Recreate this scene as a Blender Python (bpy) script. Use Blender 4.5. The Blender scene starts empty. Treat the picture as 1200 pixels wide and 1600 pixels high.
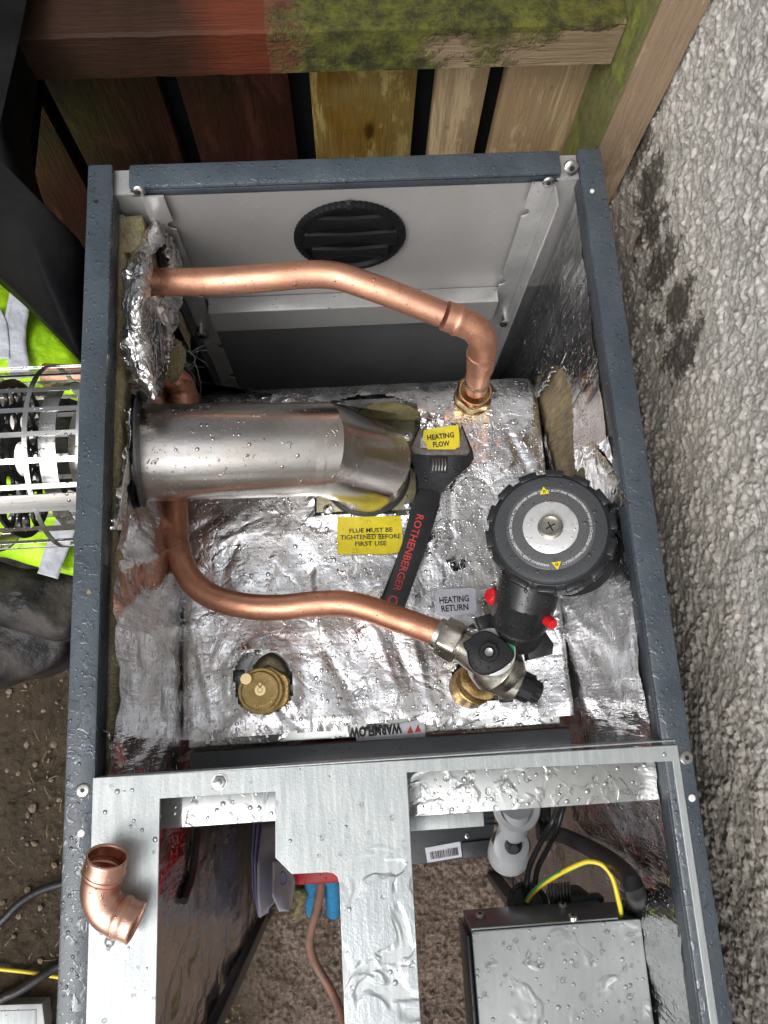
import bpy, bmesh, math, random
import numpy as np
from mathutils import Vector, Matrix, noise as mn
random.seed(7); rng = np.random.default_rng(7)
S = bpy.context.scene
COL = S.collection
# ---------------------------------------------------------------- camera
CAMP = (.246, -.5387, .6651); CAMR = (.2455, -.0268, -.061); FPX = 1197.
cd = bpy.data.cameras.new('camera'); cam = bpy.data.objects.new('camera', cd); COL.objects.link(cam)
cam.location = CAMP; cam.rotation_euler = CAMR
cd.sensor_fit = 'VERTICAL'; cd.sensor_height = 32.; cd.lens = FPX/1600*32.
cd.clip_start = .01; cd.clip_end = 200
S.camera = cam
S.render.resolution_x = 768; S.render.resolution_y = 1024
# ---------------------------------------------------------------- world, sun, exposure
w = bpy.data.worlds.new('World'); S.world = w; w.use_nodes = True
nt = w.node_tree; bg = nt.nodes['Background']
SUN_EL, SUN_AZ = math.radians(52), math.radians(232)
sky = nt.nodes.new('ShaderNodeTexSky'); sky.sky_type = 'NISHITA'; sky.sun_disc = False
sky.sun_elevation = SUN_EL; sky.sun_rotation = SUN_AZ; sky.air_density = 1.2; sky.dust_density = 4
hs = nt.nodes.new('ShaderNodeHueSaturation'); hs.inputs['Saturation'].default_value = .22
tc = nt.nodes.new('ShaderNodeTexCoord')
cn = nt.nodes.new('ShaderNodeTexNoise'); cn.inputs['Scale'].default_value = 2.2; cn.inputs['Detail'].default_value = 5
cr = nt.nodes.new('ShaderNodeMapRange'); cr.inputs[1].default_value = .36; cr.inputs[2].default_value = .64
cr.inputs[3].default_value = .42; cr.inputs[4].default_value = 1.95
mx = nt.nodes.new('ShaderNodeMix'); mx.data_type = 'RGBA'; mx.blend_type = 'MULTIPLY'; mx.inputs[0].default_value = 1
L = nt.links.new
L(sky.outputs[0], hs.inputs['Color']); L(tc.outputs['Generated'], cn.inputs['Vector']); L(cn.outputs[0], cr.inputs[0])
sx = nt.nodes.new('ShaderNodeSeparateXYZ'); gr = nt.nodes.new('ShaderNodeMapRange'); gr.inputs[1].default_value = -.1; gr.inputs[2].default_value = 1.; gr.inputs[3].default_value = .72; gr.inputs[4].default_value = 1.1
m2 = nt.nodes.new('ShaderNodeMath'); m2.operation = 'MULTIPLY'
L(tc.outputs['Generated'], sx.inputs[0]); L(sx.outputs[2], gr.inputs[0]); dt = nt.nodes.new('ShaderNodeVectorMath'); dt.operation = 'DOT_PRODUCT'; dt.inputs[1].default_value = (.75, -.95, 0)
dm = nt.nodes.new('ShaderNodeMapRange'); dm.inputs[1].default_value = -.40; dm.inputs[2].default_value = .28; dm.inputs[3].default_value = .38; dm.inputs[4].default_value = 1.6
m3 = nt.nodes.new('ShaderNodeMath'); m3.operation = 'MULTIPLY'
L(tc.outputs['Generated'], dt.inputs[0]); L(dt.outputs['Value'], dm.inputs[0]); L(dm.outputs[0], m3.inputs[0]); L(cr.outputs[0], m3.inputs[1])
L(gr.outputs[0], m2.inputs[0]); L(m3.outputs[0], m2.inputs[1])
L(hs.outputs[0], mx.inputs[6]); L(m2.outputs[0], mx.inputs[7]); L(mx.outputs[2], bg.inputs['Color'])
bg.inputs['Strength'].default_value = .142
sl = bpy.data.lights.new('sun', 'SUN'); sl.energy = .55; sl.angle = math.radians(25); sl.color = (1, .97, .93)
so = bpy.data.objects.new('sun', sl); COL.objects.link(so)
so.rotation_euler = (math.radians(90)-SUN_EL, 0, math.pi-SUN_AZ)
S.view_settings.view_transform = 'Standard'; S.view_settings.look = 'None'
S.view_settings.gamma = 1; S.view_settings.exposure = .18
# ---------------------------------------------------------------- photo pixel (1200x1600) -> point at a chosen depth
def _M():
    rx, ry, rz = CAMR
    return Matrix.Rotation(rz, 3, 'Z') @ Matrix.Rotation(ry, 3, 'Y') @ Matrix.Rotation(rx, 3, 'X')
CM = _M(); CP = Vector(CAMP)
def ray(u, v): return CM @ Vector(((u-600)/FPX, (800-v)/FPX, -1.))
def pz(u, v, z): d = ray(u, v); return CP + d*((z-CP.z)/d.z)
def px(u, v, x): d = ray(u, v); return CP + d*((x-CP.x)/d.x)
def py(u, v, y): d = ray(u, v); return CP + d*((y-CP.y)/d.y)
# ---------------------------------------------------------------- materials
class NT:
    def __init__(s, name):
        s.m = bpy.data.materials.new(name); s.m.use_nodes = True; s.t = s.m.node_tree
        s.b = s.t.nodes['Principled BSDF']; s.tc = s.t.nodes.new('ShaderNodeTexCoord'); s.co = s.tc.outputs['Object']
    def n(s, ty, **k):
        o = s.t.nodes.new('ShaderNode'+ty)
        for a, v in k.items(): setattr(o, a, v)
        return o
    def l(s, a, b): s.t.links.new(a, b)
    def setin(s, sock, v):
        if hasattr(v, 'is_output') or isinstance(v, bpy.types.NodeSocket): s.l(v, sock)
        else: sock.default_value = v
    def math(s, op, a, b=0., c=0., clamp=False):
        o = s.n('Math', operation=op, use_clamp=clamp)
        for i, x in enumerate((a, b, c)): s.setin(o.inputs[i], x)
        return o.outputs[0]
    def mapv(s, scale=(1, 1, 1), rot=(0, 0, 0), vec=None):
        o = s.n('Mapping'); s.l(vec or s.co, o.inputs[0]); o.inputs['Scale'].default_value = scale; o.inputs['Rotation'].default_value = rot
        return o.outputs[0]
    def noise(s, scale, detail=4, rough=.55, vec=None, dist=0):
        o = s.n('TexNoise'); s.l(vec or s.co, o.inputs['Vector']); o.inputs['Scale'].default_value = scale
        o.inputs['Detail'].default_value = detail; o.inputs['Roughness'].default_value = rough; o.inputs['Distortion'].default_value = dist
        return o.outputs[0]
    def voro(s, scale, feature='F1', vec=None, rnd=1):
        o = s.n('TexVoronoi', feature=feature); s.l(vec or s.co, o.inputs['Vector']); o.inputs['Scale'].default_value = scale
        o.inputs['Randomness'].default_value = rnd
        return o
    def rng(s, v, a, b, c=0., d=1., smooth=False):
        o = s.n('MapRange'); s.l(v, o.inputs[0])
        for i, x in enumerate((a, b, c, d)): o.inputs[i+1].default_value = x
        if smooth: o.interpolation_type = 'SMOOTHSTEP'
        return o.outputs[0]
    def mix(s, f, a, b, blend='MIX'):
        o = s.n('Mix', data_type='RGBA', blend_type=blend)
        s.setin(o.inputs[0], f)
        for i, x in ((6, a), (7, b)):
            if isinstance(x, (tuple, list)): x = tuple(x)+((1,) if len(x) == 3 else ())
            s.setin(o.inputs[i], x)
        return o.outputs[2]
    def bump(s, h, dist, strength=1., prev=None):
        o = s.n('Bump'); s.l(h, o.inputs['Height']); o.inputs['Distance'].default_value = dist; o.inputs['Strength'].default_value = strength
        if prev is not None: s.l(prev, o.inputs['Normal'])
        return o.outputs[0]
    def drops(s, scale, rmax=.45, keep=.5, seed=0., vec=None):
        """beads of water: returns (mask, dome height in metres)"""
        v = s.n('Mapping'); s.l(vec or s.co, v.inputs[0]); v.inputs['Location'].default_value = (seed, seed*1.7, seed*.3)
        o = s.voro(scale, vec=v.outputs[0]); sp = s.n('SeparateColor'); s.l(o.outputs['Color'], sp.inputs[0])
        k = s.math('GREATER_THAN', keep, sp.outputs[1])
        r = s.math('MULTIPLY', s.math('MULTIPLY_ADD', sp.outputs[0], .75*rmax, .25*rmax), k)
        h = s.math('SUBTRACT', s.math('MULTIPLY', r, r), s.math('MULTIPLY', o.outputs['Distance'], o.outputs['Distance']))
        hh = s.math('SQRT', s.math('MAXIMUM', h, 0.))
        return s.math('GREATER_THAN', h, 0.), s.math('MULTIPLY', hh, .55/scale)
    def film(s, scale, thr=.55, w_=.03, stretch=(1, 1, 1), h=.0008, seed=0.):
        """flat connected puddles with a rounded edge"""
        v = s.n('Mapping'); s.l(s.co, v.inputs[0]); v.inputs['Scale'].default_value = stretch; v.inputs['Location'].default_value = (seed, seed, seed)
        n = s.noise(scale, 2.5, .5, v.outputs[0], .6)
        e = s.rng(n, thr, thr+w_, 0, 1, True)
        return e, s.math('MULTIPLY', e, h)
    def fin(s, col=None, rough=None, normal=None, metal=None, coat=None, coatn=None, **k):
        b = s.b
        def cs(x): return tuple(x)+(1,) if isinstance(x, (tuple, list)) and len(x) == 3 else x
        if col is not None: s.setin(b.inputs['Base Color'], cs(col))
        if rough is not None: s.setin(b.inputs['Roughness'], rough)
        if metal is not None: s.setin(b.inputs['Metallic'], metal)
        if normal is not None: s.l(normal, b.inputs['Normal'])
        if coat is not None: s.setin(b.inputs['Coat Weight'], coat); b.inputs['Coat Roughness'].default_value = .02; b.inputs['Coat IOR'].default_value = 1.33
        if coatn is not None: s.l(coatn, b.inputs['Coat Normal'])
        for a, v in k.items(): s.setin(b.inputs[a.replace('_', ' ')], v)
        return s.m
def wet(t, base_normal, specs):
    """stack beads/films; returns mask, combined normal"""
    m = None; h = None
    for kind, a in specs:
        mm, hh = (t.drops if kind == 'd' else t.film)(**a)
        m = mm if m is None else t.math('MAXIMUM', m, mm); h = hh if h is None else t.math('MAXIMUM', h, hh)
    return m, t.bump(h, 1., 1., base_normal)
def simple(name, col, rough=.5, metal=0., col2=None, sc=20, bs=0, bd=.0005, drops=None, rv=.0, stretch=(1, 1, 1), **k):
    t = NT(name); v = t.mapv(stretch); n = t.noise(sc, 5, .6, v)
    c = t.mix(t.rng(n, .35, .65), col, col2) if col2 else col
    nm = t.bump(t.noise(bs, 4, .6, v), bd) if bs else None
    r = t.rng(n, .3, .7, max(rough-rv, 0.02), rough+rv) if rv else rough
    if drops:
        m, nm = wet(t, nm, drops)
        r = t.math('MULTIPLY', r if not isinstance(r, float) else t.rng(n, 0, 1, r, r), t.math('MULTIPLY_ADD', m, -.9, 1.))
        return t.fin(c, r, nm, metal, **k)
    return t.fin(c, r, nm, metal, **k)
def foil_mat(name, base=(.78, .78, .79), stretch=(1, 1, 1), rough=.17, cr=1., big=9, streak=0., weave=True, dr=True, flow=0., fine=1.):
    t = NT(name); v = t.mapv(stretch)
    wv = t.n('Mix', data_type='VECTOR'); wv.inputs[0].default_value = .5
    nv = t.n('TexNoise'); t.l(v, nv.inputs['Vector']); nv.inputs['Scale'].default_value = 14; nv.inputs['Detail'].default_value = 3
    vm = t.n('VectorMath', operation='MULTIPLY_ADD'); t.l(nv.outputs[1], vm.inputs[0]); vm.inputs[1].default_value = (.07, .07, .07); t.l(v, vm.inputs[2])
    e1 = t.voro(26, 'DISTANCE_TO_EDGE', vm.outputs[0]).outputs['Distance']
    e2 = t.voro(70, 'DISTANCE_TO_EDGE', vm.outputs[0]).outputs['Distance']
    n1 = t.noise(big, 4, .6, v, .8)
    h = t.math('ADD', t.math('MULTIPLY', t.math('MINIMUM', e1, .12), .014*cr), t.math('MULTIPLY', t.math('MINIMUM', e2, .1), .0045*cr))
    h = t.math('ADD', h, t.math('MULTIPLY', n1, .007*cr))
    h = t.math('ADD', h, t.math('MULTIPLY', t.noise(190, 3, .65, v), .0006*fine))
    if streak: h = t.math('ADD', h, t.math('MULTIPLY', t.noise(11, 4, .6, t.mapv((6, 6, .6))), streak))
    h = t.math('MULTIPLY', h, t.rng(t.noise(5, 3, .6), .38, .64, .25, 1.25))
    nm = t.bump(h, 1., .8)
    if weave:
        wn = t.n('TexWave', wave_type='BANDS', bands_direction='X'); t.l(t.co, wn.inputs['Vector']); wn.inputs['Scale'].default_value = 60; wn.inputs['Distortion'].default_value = 1.; wn.inputs['Detail'].default_value = 2
        w2 = t.n('TexWave', wave_type='BANDS', bands_direction='Y'); t.l(t.co, w2.inputs['Vector']); w2.inputs['Scale'].default_value = 60; w2.inputs['Distortion'].default_value = 1.; w2.inputs['Detail'].default_value = 2
        nm = t.bump(t.math('ADD', wn.outputs[1], w2.outputs[1]), .00005, .6, nm)
    n2 = t.noise(16, 5, .6)
    col = t.mix(t.rng(n2, .4, .75), base, tuple(c*.80 for c in base)); dl = t.rng(t.noise(8, 5, .65, None, .5), .56, .64, 0, 1); col = t.mix(t.math('MULTIPLY', dl, .5), col, (.52, .48, .42))
    r = t.rng(t.noise(34, 5, .65), .3, .75, rough*.6, rough*1.9); r = t.math('ADD', r, t.math('MULTIPLY', dl, .10))
    if dr:
        m, nm = wet(t, nm, [('d', dict(scale=150, rmax=.42, keep=.45)), ('d', dict(scale=340, rmax=.45, keep=.5, seed=3.)), ('f', dict(scale=30, thr=.64, w_=.02, h=.0007, seed=5.))])
        r = t.math('MULTIPLY', r, t.math('MULTIPLY_ADD', m, -.6, 1.))
    return t.fin(col, r, nm, 1.)
M = {}
M['foil'] = foil_mat('foil', base=(.90, .90, .91), rough=.25, cr=.28, fine=.8)
M['foil_wall'] = foil_mat('foil_wall', base=(.76, .76, .77), streak=.0050, rough=.15, cr=.16, big=5, dr=True, fine=.2, weave=False)
M['foil_crumple'] = foil_mat('foil_crumple', base=(.80, .79, .78), rough=.2, cr=.9, fine=.5, weave=False, dr=False)
def paint():
    t = NT('slate_paint')
    n = t.noise(18, 4); c = t.mix(t.rng(n, .35, .7), (.047, .062, .077), (.072, .090, .106))
    c = t.mix(t.rng(t.noise(60, 6, .75), .60, .72, 0, .55), c, (.028, .036, .044)); c = t.mix(t.rng(t.noise(33, 6, .8), .66, .72, 0, .5), c, (.16, .18, .19)); b0 = t.bump(t.noise(9, 2), .002, 1, t.bump(t.noise(900, 2), .00010))
    m, nm = wet(t, b0, [('f', dict(scale=90, thr=.52, w_=.10, h=.00022)), ('d', dict(scale=230, rmax=.42, keep=.35)), ('f', dict(scale=380, thr=.56, w_=.1, h=.00010, seed=9))])
    r = t.math('MULTIPLY_ADD', m, -.26, .36)
    return t.fin(c, r, nm, 0., coat=m, coatn=nm)
M['paint'] = paint()
def paint_side():  # darker copy of the slate paint for flanges and side panels
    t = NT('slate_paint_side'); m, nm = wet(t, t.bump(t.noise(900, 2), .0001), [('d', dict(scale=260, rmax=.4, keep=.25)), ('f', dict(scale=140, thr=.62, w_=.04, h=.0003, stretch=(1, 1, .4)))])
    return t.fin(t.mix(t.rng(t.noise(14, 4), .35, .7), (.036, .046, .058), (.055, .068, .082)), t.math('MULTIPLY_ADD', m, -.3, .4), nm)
M['paint_dark'] = paint_side()
def galv():
    t = NT('galvanised_steel')
    v = t.voro(55, 'F1'); sp = t.n('SeparateColor'); t.l(v.outputs['Color'], sp.inputs[0])
    st = t.noise(26, 5, .6, t.mapv((9, 1, 1)))
    c = t.mix(t.rng(st, .35, .7), (.37, .40, .405), (.50, .525, .52))
    c = t.mix(t.math('MULTIPLY', sp.outputs[0], .22), c, (.36, .41, .42))
    c = t.mix(t.rng(t.noise(170, 5, .7), .58, .8, 0, .35), c, (.25, .27, .28))
    b0 = t.bump(st, .00022); b0 = t.bump(t.noise(480, 4, .7), .0002, 1, b0); b0 = t.bump(t.noise(7, 2), .002, 1, b0)
    fm, fh = t.film(scale=24, thr=.47, w_=.07, h=.0008, seed=2.3)
    vd = t.n('VectorMath', operation='DISTANCE'); t.l(t.mapv((1, .6, 0)), vd.inputs[0]); vd.inputs[1].default_value = (-.005, -.185, 0)
    msk = t.rng(t.math('ADD', vd.outputs['Value'], t.math('MULTIPLY', t.noise(30, 3), .05)), .085, .11, 1, 0)
    fm = t.math('MULTIPLY', fm, msk); fh = t.math('MULTIPLY', fh, msk)
    dm, dh = t.drops(130, .34, .10); dm2, dh2 = t.drops(60, .30, .05, 4.)
    m = t.math('MAXIMUM', t.math('MAXIMUM', fm, dm), dm2); h = t.math('MAXIMUM', t.math('MAXIMUM', fh, dh), dh2)
    nm = t.bump(h, 1., 1., b0)
    c = t.mix(t.math('MULTIPLY', m, .3), c, (.30, .33, .34))
    r = t.math('MULTIPLY_ADD', m, -.30, .47)
    return t.fin(c, r, nm, .55, coat=m, coatn=nm)
M['galv'] = galv()
def galv_wet(name, thr, base=(.56, .58, .57), sc=60, metal=.7, h=.0013, rough=.33, w2=.12):
    t = NT(name)
    c = t.mix(t.rng(t.noise(30, 4, .6, t.mapv((6, 1, 1))), .35, .7), base, tuple(x*1.12 for x in base))
    fm, fh = t.film(scale=sc, thr=thr, w_=w2, h=h); f2, g2 = t.film(scale=sc*.42, thr=thr+.03, w_=.07, h=h, seed=6.)
    dm, dh = t.drops(170, .42, .4)
    m = t.math('MAXIMUM', t.math('MAXIMUM', fm, f2), dm); hh = t.math('MAXIMUM', t.math('MAXIMUM', fh, g2), dh)
    nm = t.bump(hh, 1., 1.)
    return t.fin(c, t.math('MULTIPLY_ADD', m, -.24, rough), nm, metal, coat=m, coatn=nm)
M['galv_wet'] = galv_wet('rain_beaded_steel', .5, (.46, .475, .465), h=.00055, w2=.2)
M['box_steel'] = galv_wet('control_box_steel', .53, (.33, .35, .345), 24, .12, .0009, .42)
M['box_dark'] = simple('control_box_edge', (.17, .19, .195), .35, .5, drops=[('d', dict(scale=220, rmax=.35, keep=.2))])
def copper(name, base=(.78, .41, .275), dark=(.36, .17, .11), rough=.42, amt=.5):
    t = NT(name)
    n = t.noise(28, 6, .65, t.mapv((1, 1, 1))); n2 = t.noise(120, 4, .7)
    c = t.mix(t.math('MULTIPLY', t.rng(n, .5, .78), amt), base, dark)
    c = t.mix(t.rng(n2, .66, .78, 0, .5), c, (.22, .08, .05))
    c = t.mix(t.rng(t.noise(9, 3), .4, .7, 0, .35), c, (.82, .49, .37)); c = t.mix(t.rng(t.noise(70, 7, .8, t.mapv((1, .4, 1))), .60, .66, 0, .45), c, (.25, .12, .08)); c = t.mix(t.rng(t.noise(36, 6, .8), .67, .72, 0, .3), c, (.28, .42, .33))
    b0 = t.bump(t.noise(300, 4, .7, t.mapv((.25, 1, 1))), .00022)
    b0 = t.bump(t.noise(22, 2), .0015, 1, b0)
    m, nm = wet(t, b0, [('d', dict(scale=380, rmax=.38, keep=.14)), ('d', dict(scale=170, rmax=.3, keep=.05, seed=2.))])
    r = t.rng(n, .3, .75, rough, rough+.2)
    return t.fin(c, t.math('MULTIPLY', r, t.math('MULTIPLY_ADD', m, -.7, 1)), nm, 1.)
M['copper'] = copper('copper', amt=.65)
M['copper_dark'] = copper('copper_tarnished', (.64, .29, .18), (.32, .13, .075), .38, .8)
M['copper_bright'] = copper('copper_new', (.76, .44, .33), (.46, .23, .15), .26, .6)
M['copper_old'] = simple('copper_dull', (.24, .115, .08), .6, .2, (.15, .10, .075), 40, 200, .0003)
M['copper_in'] = simple('copper_inside', (.40, .13, .075), .35, .9, (.28, .09, .06), 60)
def steel(name, base=(.60, .57, .53), rough=.2, heat=True):
    t = NT(name); n = t.noise(13, 5, .6, t.mapv((.5, 1, 1)), .5)
    c = t.mix(t.rng(n, .4, .72), base, tuple(x*.62 for x in base))
    c = t.mix(t.rng(t.noise(45, 5, .6, t.mapv((.4, 1, 1))), .52, .68, 0, .35), c, (.66, .62, .56)); c = t.mix(t.rng(t.noise(7, 5, .6), .52, .68, 0, .4), c, (.40, .34, .29))
    b0 = t.bump(t.noise(400, 3, .6, t.mapv((.08, 1, 1))), .00008); b0 = t.bump(t.noise(12, 2), .0012, 1, b0)
    m, nm = wet(t, b0, [('d', dict(scale=190, rmax=.4, keep=.14)), ('d', dict(scale=430, rmax=.4, keep=.2, seed=2.)), ('f', dict(scale=55, thr=.68, w_=.02, h=.0006))])
    return t.fin(c, t.rng(n, .3, .7, rough, rough+.14), nm, 1., Anisotropic=.4)
M['steel'] = steel('stainless_flue')
M['steel_bright'] = steel('stainless_cage', (.74, .74, .73), .22)
M['nickel'] = simple('nickel_valve', (.42, .39, .34), .3, 1., (.58, .54, .47), 60, 500, .00015, rv=.08, drops=[('d', dict(scale=330, rmax=.4, keep=.2))])
M['zinc'] = simple('zinc_screw', (.62, .62, .60), .28, 1., (.44, .44, .43), 200, 700, .0001)
M['brass'] = simple('brass', (.60, .41, .17), .3, 1., (.38, .24, .09), 90, 420, .0003, rv=.1, drops=[('d', dict(scale=300, rmax=.4, keep=.2))])
M['brass_cast'] = simple('brass_cast', (.55, .40, .17), .42, .9, (.40, .28, .11), 150, 700, .0005)
M['brass_bright'] = simple('brass_polished', (.80, .64, .34), .22, 1.)
M['panel_grey'] = None
def panel():
    t = NT('grey_panel'); n = t.noise(5, 4)
    c = t.mix(t.rng(n, .35, .7), (.40, .395, .385), (.335, .33, .325))
    c = t.mix(t.rng(t.noise(90, 5, .7, t.mapv((1, 1, .5))), .66, .76, 0, .5), c, (.22, .22, .22))
    m, nm = wet(t, t.bump(t.noise(800, 2), .00008), [('d', dict(scale=260, rmax=.34, keep=.40)), ('d', dict(scale=170, rmax=.30, keep=.22, seed=3.))])
    c = t.mix(t.math('MULTIPLY', m, .6), c, (.66, .66, .65))
    return t.fin(c, t.math('MULTIPLY_ADD', m, -.2, .34), nm, .3)
M['panel_grey'] = panel()
M['panel_dark'] = simple('charcoal_panel', (.030, .034, .038), .4, .1, (.045, .05, .055), 12, drops=[('d', dict(scale=190, rmax=.24, keep=.4))])
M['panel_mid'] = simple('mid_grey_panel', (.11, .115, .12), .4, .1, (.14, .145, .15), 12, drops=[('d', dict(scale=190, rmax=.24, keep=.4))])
M['frame_grey'] = simple('pale_frame_steel', (.54, .54, .53), .33, .5, (.40, .40, .395), 20, 600, .0001, drops=[('d', dict(scale=260, rmax=.35, keep=.2))])
BD = [('d', dict(scale=190, rmax=.40, keep=.3)), ('d', dict(scale=430, rmax=.42, keep=.4, seed=2.))]
M['plastic'] = simple('black_plastic', (.012, .013, .014), .3, 0, (.02, .021, .023), 30, 500, .00008, drops=BD)
M['plastic_matt'] = simple('matt_black_plastic', (.005, .0055, .006), .5, 0, (.008, .008, .009), 30, 300, .0001, Specular_IOR_Level=.2)
M['plastic_grey'] = simple('charcoal_plastic', (.045, .048, .052), .3, 0, (.06, .063, .067), 16, drops=BD)
M['plastic_mid'] = simple('grey_label_plastic', (.085, .085, .09), .28, 0, (.105, .105, .108), 16, drops=BD)
M['rubber'] = simple('black_rubber', (.010, .010, .011), .42, 0, (.022, .021, .021), 14, 120, .0008, drops=[('d', dict(scale=120, rmax=.3, keep=.12))])
M['sack'] = simple('black_sack', (.004, .004, .005), .55, 0, (.012, .012, .011), 9, 14, .003, rv=.08, drops=[('d', dict(scale=150, rmax=.25, keep=.04))], Specular_IOR_Level=.05)
M['coat_black'] = simple('wet_black_cloth', (.006, .006, .007), .5, 0, (.06, .052, .046), 15, 55, .003, rv=.15, Specular_IOR_Level=.25)
M['red'] = simple('red_plastic', (.62, .012, .016), .28)
M['red_hood'] = simple('red_paint', (.50, .004, .014), .3, 0, (.42, .003, .011), 20, drops=[('d', dict(scale=220, rmax=.35, keep=.2))], Specular_IOR_Level=.25)
M['white_disc'] = simple('brushed_disc', (.70, .70, .69), .33, .5, (.80, .80, .79), 70, 300, .0002, drops=[('d', dict(scale=230, rmax=.42, keep=.25))])
M['white'] = simple('white_print', (.72, .72, .73), .5)
M['ink'] = simple('black_ink', (.012, .012, .012), .5)
M['ink_red'] = simple('red_ink', (.50, .045, .04), .45)
M['label_white'] = simple('white_label', (.60, .61, .68), .42, 0, (.66, .67, .73), 60, 300, .0003, drops=[('d', dict(scale=260, rmax=.4, keep=.2))])
M['label_yellow'] = simple('yellow_label', (.68, .56, .015), .3, 0, (.60, .50, .02), 60, 200, .0004, drops=[('d', dict(scale=260, rmax=.42, keep=.4)), ('f', dict(scale=60, thr=.62, w_=.03, h=.0005))])
M['yellow'] = simple('yellow_sign', (.75, .58, .02), .4)
M['green'] = simple('green_indicator', (.01, .36, .11), .4)
def wool(name, a=(.50, .40, .13), b=(.26, .17, .05)):
    t = NT(name); v = t.mapv((14, 14, 1.2)); n = t.noise(26, 7, .75, v, .4); n2 = t.noise(22, 6, .7)
    c = t.mix(t.rng(n2, .38, .62), a, b); c = t.mix(t.rng(n, .36, .52, .75, 0), c, tuple(x*.4 for x in b)); c = t.mix(t.rng(n, .50, .68, 0, .8), c, tuple(x*1.5 for x in a))
    return t.fin(c, .85, t.bump(n, .009), 0., Sheen_Weight=.3)
M['wool'] = wool('glass_wool', (.58, .50, .22), (.38, .29, .11)); M['wool_brown'] = wool('glass_wool_damp', (.40, .29, .11), (.20, .125, .045))
M['wool_bit'] = simple('glass_wool_tuft', (.34, .31, .15), .9, 0, (.22, .19, .08), 60, 160, .004)
def wood(name, cols, moss=0., gd=(1, 14, 14), rough=.6, green=(.20, .26, .02), wetness=.3, msc=7, mth=.5):
    t = NT(name); g = t.noise(11, 7, .7, t.mapv(gd), 1.2); g2 = t.noise(4.5, 4, .6)
    c = t.mix(t.rng(g, .3, .72), cols[0], cols[1]); c = t.mix(t.rng(g2, .42, .6, 0, .8), c, cols[2])
    c = t.mix(t.rng(t.noise(60, 5, .7), .62, .75, 0, .7), c, tuple(x*.3 for x in cols[1]))
    kv = t.voro(7, 'F1', t.mapv((1.6, 1.6, .7))); c = t.mix(t.rng(kv.outputs['Distance'], .05, .10, .8, 0), c, tuple(x*.25 for x in cols[1]))
    dr_ = t.rng(t.noise(16, 6, .75, t.mapv((1, 1, .18) if gd[2] == 1 else (.18, 1, 1)), .8), .52, .58, 0, .55); c = t.mix(dr_, c, tuple(min(1, x*1.9+.01) for x in cols[2]))
    r = t.rng(g2, .3, .7, rough-wetness, rough)
    nm = t.bump(g, .0022)
    if moss:
        ms = t.rng(t.noise(msc, 6, .7), mth, mth+.14, 0, moss)
        mc = t.mix(t.rng(t.noise(40, 5, .75), .38, .62), tuple(x*.28 for x in green), green)
        mc = t.mix(t.rng(t.noise(14, 5, .7), .52, .66), mc, (.36, .42, .035))
        c = t.mix(ms, c, mc); nm = t.bump(t.noise(170, 5, .75), .005, .8, nm)
        r = t.math('MAXIMUM', r, t.math('MULTIPLY', ms, .8))
    return t.fin(c, r, nm)
M['wood_brown'] = wood('wet_brown_timber', ((.034, .015, .008), (.016, .008, .006), (.042, .011, .007)), gd=(14, 14, 1), wetness=.42, rough=.55)
def rail_mat(name, kind):
    t = NT(name); g = t.noise(11, 7, .7, t.mapv((1, 14, 14)), 1.2); g2 = t.noise(6, 5, .65)
    sep = t.n('SeparateXYZ'); t.l(t.co, sep.inputs[0]); X = t.math('ADD', sep.outputs[0], t.math('MULTIPLY', t.math('SUBTRACT', t.noise(20, 5, .6), .5), .06))
    if kind == 'paint':
        c = t.mix(t.rng(g, .3, .72), (.030, .013, .005), (.016, .007, .003)); c = t.mix(t.rng(g2, .45, .6, 0, .6), c, (.042, .020, .013))
        r_ = t.mix(t.rng(g, .3, .72), (.14, .034, .015), (.085, .022, .011)); c = t.mix(t.rng(X, -.005, .045), c, r_)
        c = t.mix(t.rng(t.noise(70, 5, .7), .62, .75, 0, .6), c, (.015, .008, .005)); nm = t.bump(g, .0018)
        return t.fin(c, t.rng(g2, .3, .7, .35, .7), nm, Specular_IOR_Level=.2)
    c = t.mix(t.rng(g, .3, .72), (.30, .22, .135), (.20, .14, .08))
    sz = t.rng(sep.outputs[2], zt-GZ_-.012, zt-GZ_-.002)         # top face holds more moss than the front
    ed = t.rng(X, .20, .34, .22, -.10)
    cov = t.rng(t.math('ADD', t.math('ADD', t.noise(12, 6, .7), t.math('MULTIPLY', sz, .16)), ed), .42, .56)
    mc = t.mix(t.rng(t.noise(45, 6, .75), .40, .60), (.05, .052, .010), (.21, .215, .028)); mc = t.mix(t.rng(t.noise(11, 6, .7), .52, .66, 0, .85), mc, (.26, .28, .035))
    mc = t.mix(t.rng(t.noise(16, 6, .75), .56, .66, 0, .9), mc, (.030, .032, .010))
    c = t.mix(t.rng(t.math('ADD', X, t.math('MULTIPLY', t.noise(40, 5, .7), .10)), .155, .175, 1, 0), c, (.12, .032, .016)); cov = t.math('MULTIPLY', cov, t.rng(t.math('ADD', X, t.math('MULTIPLY', t.noise(40, 5, .7), .10)), .145, .17, .15, 1)); c = t.mix(cov, c, mc); c = t.mix(t.rng(t.noise(80, 5, .7), .62, .72, 0, .7), c, (.03, .022, .012))
    return t.fin(c, t.math('MULTIPLY_ADD', cov, .2, .6), t.bump(t.math('MULTIPLY', t.noise(120, 7, .8), cov), .010, 1, t.bump(g, .003)))
GZ_ = -.95; zt = py(500, 46, .105).z
M['rail_paint'] = rail_mat('brown_stained_rail', 'paint'); M['rail_moss'] = rail_mat('mossy_rail', 'moss')
M['wood_pale'] = wood('pale_timber_board', ((.46, .32, .18), (.33, .22, .12), (.42, .32, .19)), gd=(14, 14, 1), rough=.7)
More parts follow.
